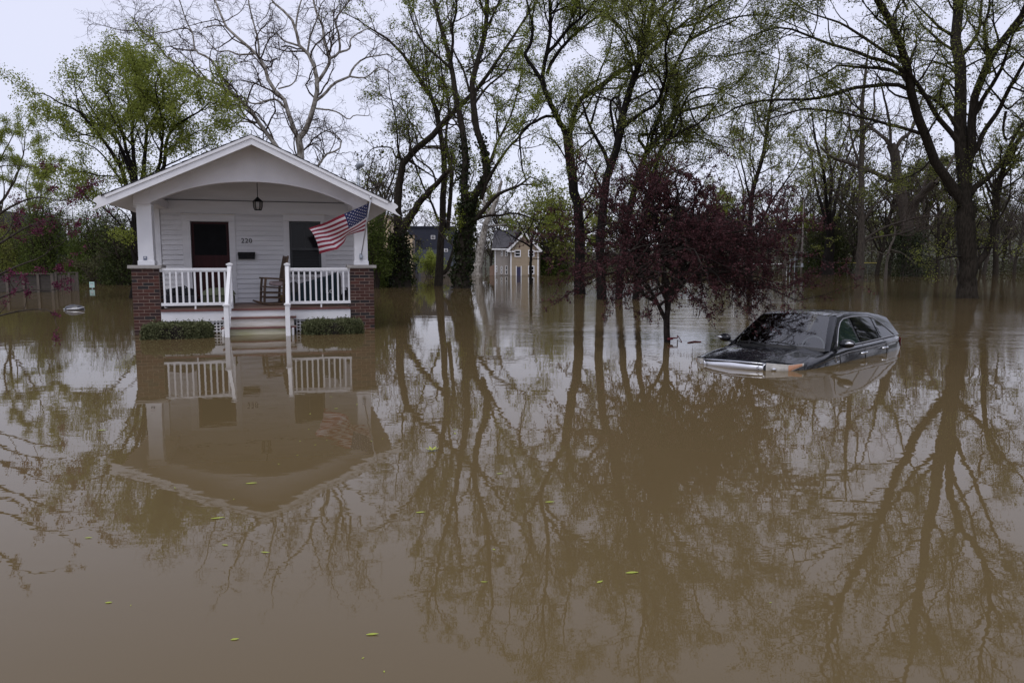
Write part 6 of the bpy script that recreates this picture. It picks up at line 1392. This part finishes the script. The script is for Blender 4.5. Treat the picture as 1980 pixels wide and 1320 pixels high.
MB().tube([(-0.03, 0, 5.45), (-0.6, -0.1, 5.65), (-1.35, -0.1, 5.65)], 0.035, 6).build('lamp_arm', M_galv, lp); MB().box(-1.75, -1.30, -0.22, 0.02, 5.50, 5.66).build('lamp_head', M_galv, lp, bevel=0.03)
MB().box(-0.13, 0.13, -0.2, -0.12, 0.9, 1.35).build('meter_box', M_galv, lp)
def rail_fence(name, label, cat, pxa, pxb, D, h, capm, n_post, wire=True):
    o = empty(name, G2((pxa + pxb) / 2, D), 0, label, cat); L = (pxb - pxa) * D / F_PX
    MB().tube([(-L / 2, 0, h), (L / 2, 0, h)], 0.05, 8).build('top_rail', capm, o)
    for i in range(n_post): x = -L / 2 + L * i / (n_post - 1); MB().tube([(x, 0, -0.8), (x, 0, h)], 0.03, 6).build('post', M_mesh, o)
    if wire:
        m_ = MB(); x = -L / 2
        while x < L / 2 - 0.3:
            m_.tube([(x, 0.02, 0), (min(L / 2, x + h), 0.02, h)], 0.008, 3, cap=False); m_.tube([(x + h if x + h < L / 2 else L / 2, 0.025, 0), (x, 0.025, h)], 0.008, 3, cap=False); x += 0.22
        m_.build('chain_link', M_mesh, o)
    return o
rail_fence('outfield_fence', 'chain-link fence with a yellow top rail standing in water, right of the round bush', 'fence', 1619, 1697, 96, 1.4, M_capyellow, 5)
bs = empty('backstop_fence', G2(1548, 104), 0, 'tall grey chain-link backstop panels behind the light pole', 'fence')
for px, h in ((1527, 1.9), (1536, 2.4), (1549, 2.9), (1563, 2.9), (1573, 2.9)): MB().tube([((px - 1548) * 104 / F_PX, 0, -0.8), ((px - 1548) * 104 / F_PX, 0, h)], 0.045, 6).build('post', M_galv, bs)
for h in (0.9, 1.9, 2.88): MB().tube([((1536 - 1548) * 104 / F_PX if h > 2 else (1527 - 1548) * 104 / F_PX, 0, h), ((1573 - 1548) * 104 / F_PX, 0, h)], 0.035, 6).build('cross_rail', M_galv, bs)
gl_ = empty('goal_frame', G2(1470, 100), 0, 'white metal goal frame half sunk in the flood beyond the purple tree', 'goal')
L = 101 * 100 / F_PX
MB().tube([(-L / 2, 0, 1.25), (L / 2, 0, 1.25)], 0.06, 8).build('crossbar', M_white, gl_)
for s_ in (-1, 1): MB().tube([(s_ * L / 2, 0, -0.8), (s_ * L / 2, 0, 1.25)], 0.06, 8).build('goal_post', M_white, gl_); MB().tube([(s_ * L / 2, 0, 1.22), (s_ * L / 2, 1.2, 0.6), (s_ * L / 2, 1.5, -0.5)], 0.04, 6).build('back_stay', M_white, gl_)
sg_ = empty('small_teal_sign', G2(176.5, 41), 0, 'small pale teal sign on a post standing in the water at left', 'sign')
MB().box(-0.14, 0.14, -0.012, 0.0, 0.06, 0.38).build('panel', M_sign, sg_); MB().box(-0.025, 0.025, 0.003, 0.04, -0.8, 0.36).build('post', M_galv, sg_)
MB().box(-0.095, 0.095, -0.018, -0.0135, 0.27, 0.295).build('print_bar', mat('sign_ink', (0.14, 0.22, 0.22), 0.6, 0.05), sg_); MB().box(-0.07, 0.05, -0.018, -0.0135, 0.17, 0.24).build('print_mark', M_ink, sg_)
c0 = G(143, 599); fc = empty('floating_cushion', c0, radians(6), 'dark grey rounded vinyl cushion floating on the water left of the cottage', 'cushion')
lump(31, 0.30, 0.16, 0.16, 0.08, 28, 12).build('cover', M_tarp, fc, smooth=True); MB().tube([(-0.31, 0.02, 0.03), (-0.1, -0.17, 0.035), (0.2, -0.14, 0.05), (0.31, -0.02, 0.09)], 0.014, 6).build('piping', M_satin, fc, smooth=True)

# floating leaves
LM = {}
def floating_leaf(px, py, length_px, rz, kind=0, label='tiny yellow-green leaf scrap floating on the muddy water', group='scattered leaf scraps on the water'):
    g = G(px, py); s_ = max(0.012, length_px * g[1] / F_PX)
    if kind not in LM:
        m_ = MB(); w_ = (0.16, 0.22, 0.12)[kind]
        m_.grid(lambda u, v: (u - 0.5 + 0.0, (v - 0.5) * 2 * w_ * (sin(pi * min(0.97, u + 0.03)) ** 0.7) + (0.06 * sin(3 * u + kind)), 0.03 + 0.05 * u * u + 0.05 * abs(v - 0.5)), 8, 4)
        o = m_.build('floating_leaf', L_float, smooth=True); LM[kind] = o.data
    else: o = bpy.data.objects.new('floating_leaf', LM[kind]); C.objects.link(o)
    o.location = (float(g[0]), float(g[1]), 0.001); o.scale = (s_, s_, s_ * 0.8); o.rotation_euler = (0, 0, rz)
    return tag(o, label, 'leaf', group)
LG = 'yellow-green leaves floating on the water'
for a in [(720, 1227, 25, 0.05, 0, 'long yellow-green leaf floating alone near the bottom edge, below the roof reflection'), (454, 1236, 16, 0.3, 1, 'broad yellow-green leaf floating alone in the dull sky reflection near the bottom'),
          (210, 1165, 14, 0.2, 1, 'broad yellow-green leaf floating in the open water at bottom left'), (421, 1002, 26, 0.35, 2, 'bent yellow-green leaf just left of the tip of the roof reflection'),
          (435, 1054, 15, -0.3, 0, 'yellow-green leaf floating below the bent leaf, under the roof reflection'), (513, 1068, 20, -0.1, 2, 'curved yellow-green leaf floating straight below the tip of the roof reflection'),
          (486, 935, 22, 0.1, 0, 'thin leaf lying across the gable in the cottage reflection'), (171, 1040, 15, 0.0, 0, 'yellow-green leaf beside the redbud reflection on the left'), (197, 832, 17, 0.0, 0, 'pale leaf floating on the tree reflection left of the cottage reflection'),
          (813, 991, 19, 0.1, 0, 'slender green leaf right of the roof reflection, on reflected twigs'), (966, 916, 13, -0.2, 0, 'small green leaf on the reflection of the great ivy tree'), (936, 1125, 15, 0.0, 2, 'pale narrow leaf low on the reflection of the ivy tree'),
          (1063, 971, 19, 0.0, 0, 'green leaf on the reflection of the black forked tree'), (1160, 1125, 15, 0.7, 1, 'tilted green leaf, left one of two near the bottom under the purple reflection'), (1222, 1108, 26, 0.05, 0, 'long green leaf, right one of two near the bottom under the purple reflection')]:
    floating_leaf(*a, group=LG)
sp_ = G(833, 871); spr = empty('leaf_sprig', sp_, 0, 'bright green sprig of several leaves floating right of the cottage reflection', 'leaf sprig')
for k in range(6):
    a = k * 1.05; MB().grid(lambda u, v: (0.01 + 0.055 * u * cos(a) - (v - 0.5) * 0.02 * sin(pi * u) * sin(a), 0.055 * u * sin(a) + (v - 0.5) * 0.02 * sin(pi * u) * cos(a), 0.004 + 0.02 * u), 5, 2).build('leaf', L_float, spr, smooth=True)
R3 = random.Random(12)
for (px, py) in [(253, 1170), (702, 1272), (743, 1298), (580, 853), (597, 830), (610, 860), (632, 851), (718, 853), (539, 897), (338, 943), (880, 830), (650, 790), (690, 782), (640, 767), (600, 800), (575, 880), (452, 965), (740, 848), (880, 838), (955, 1062), (1490, 1165)]:
    floating_leaf(px, py, R3.uniform(4, 8), R3.uniform(0, 3), R3.randint(0, 2))
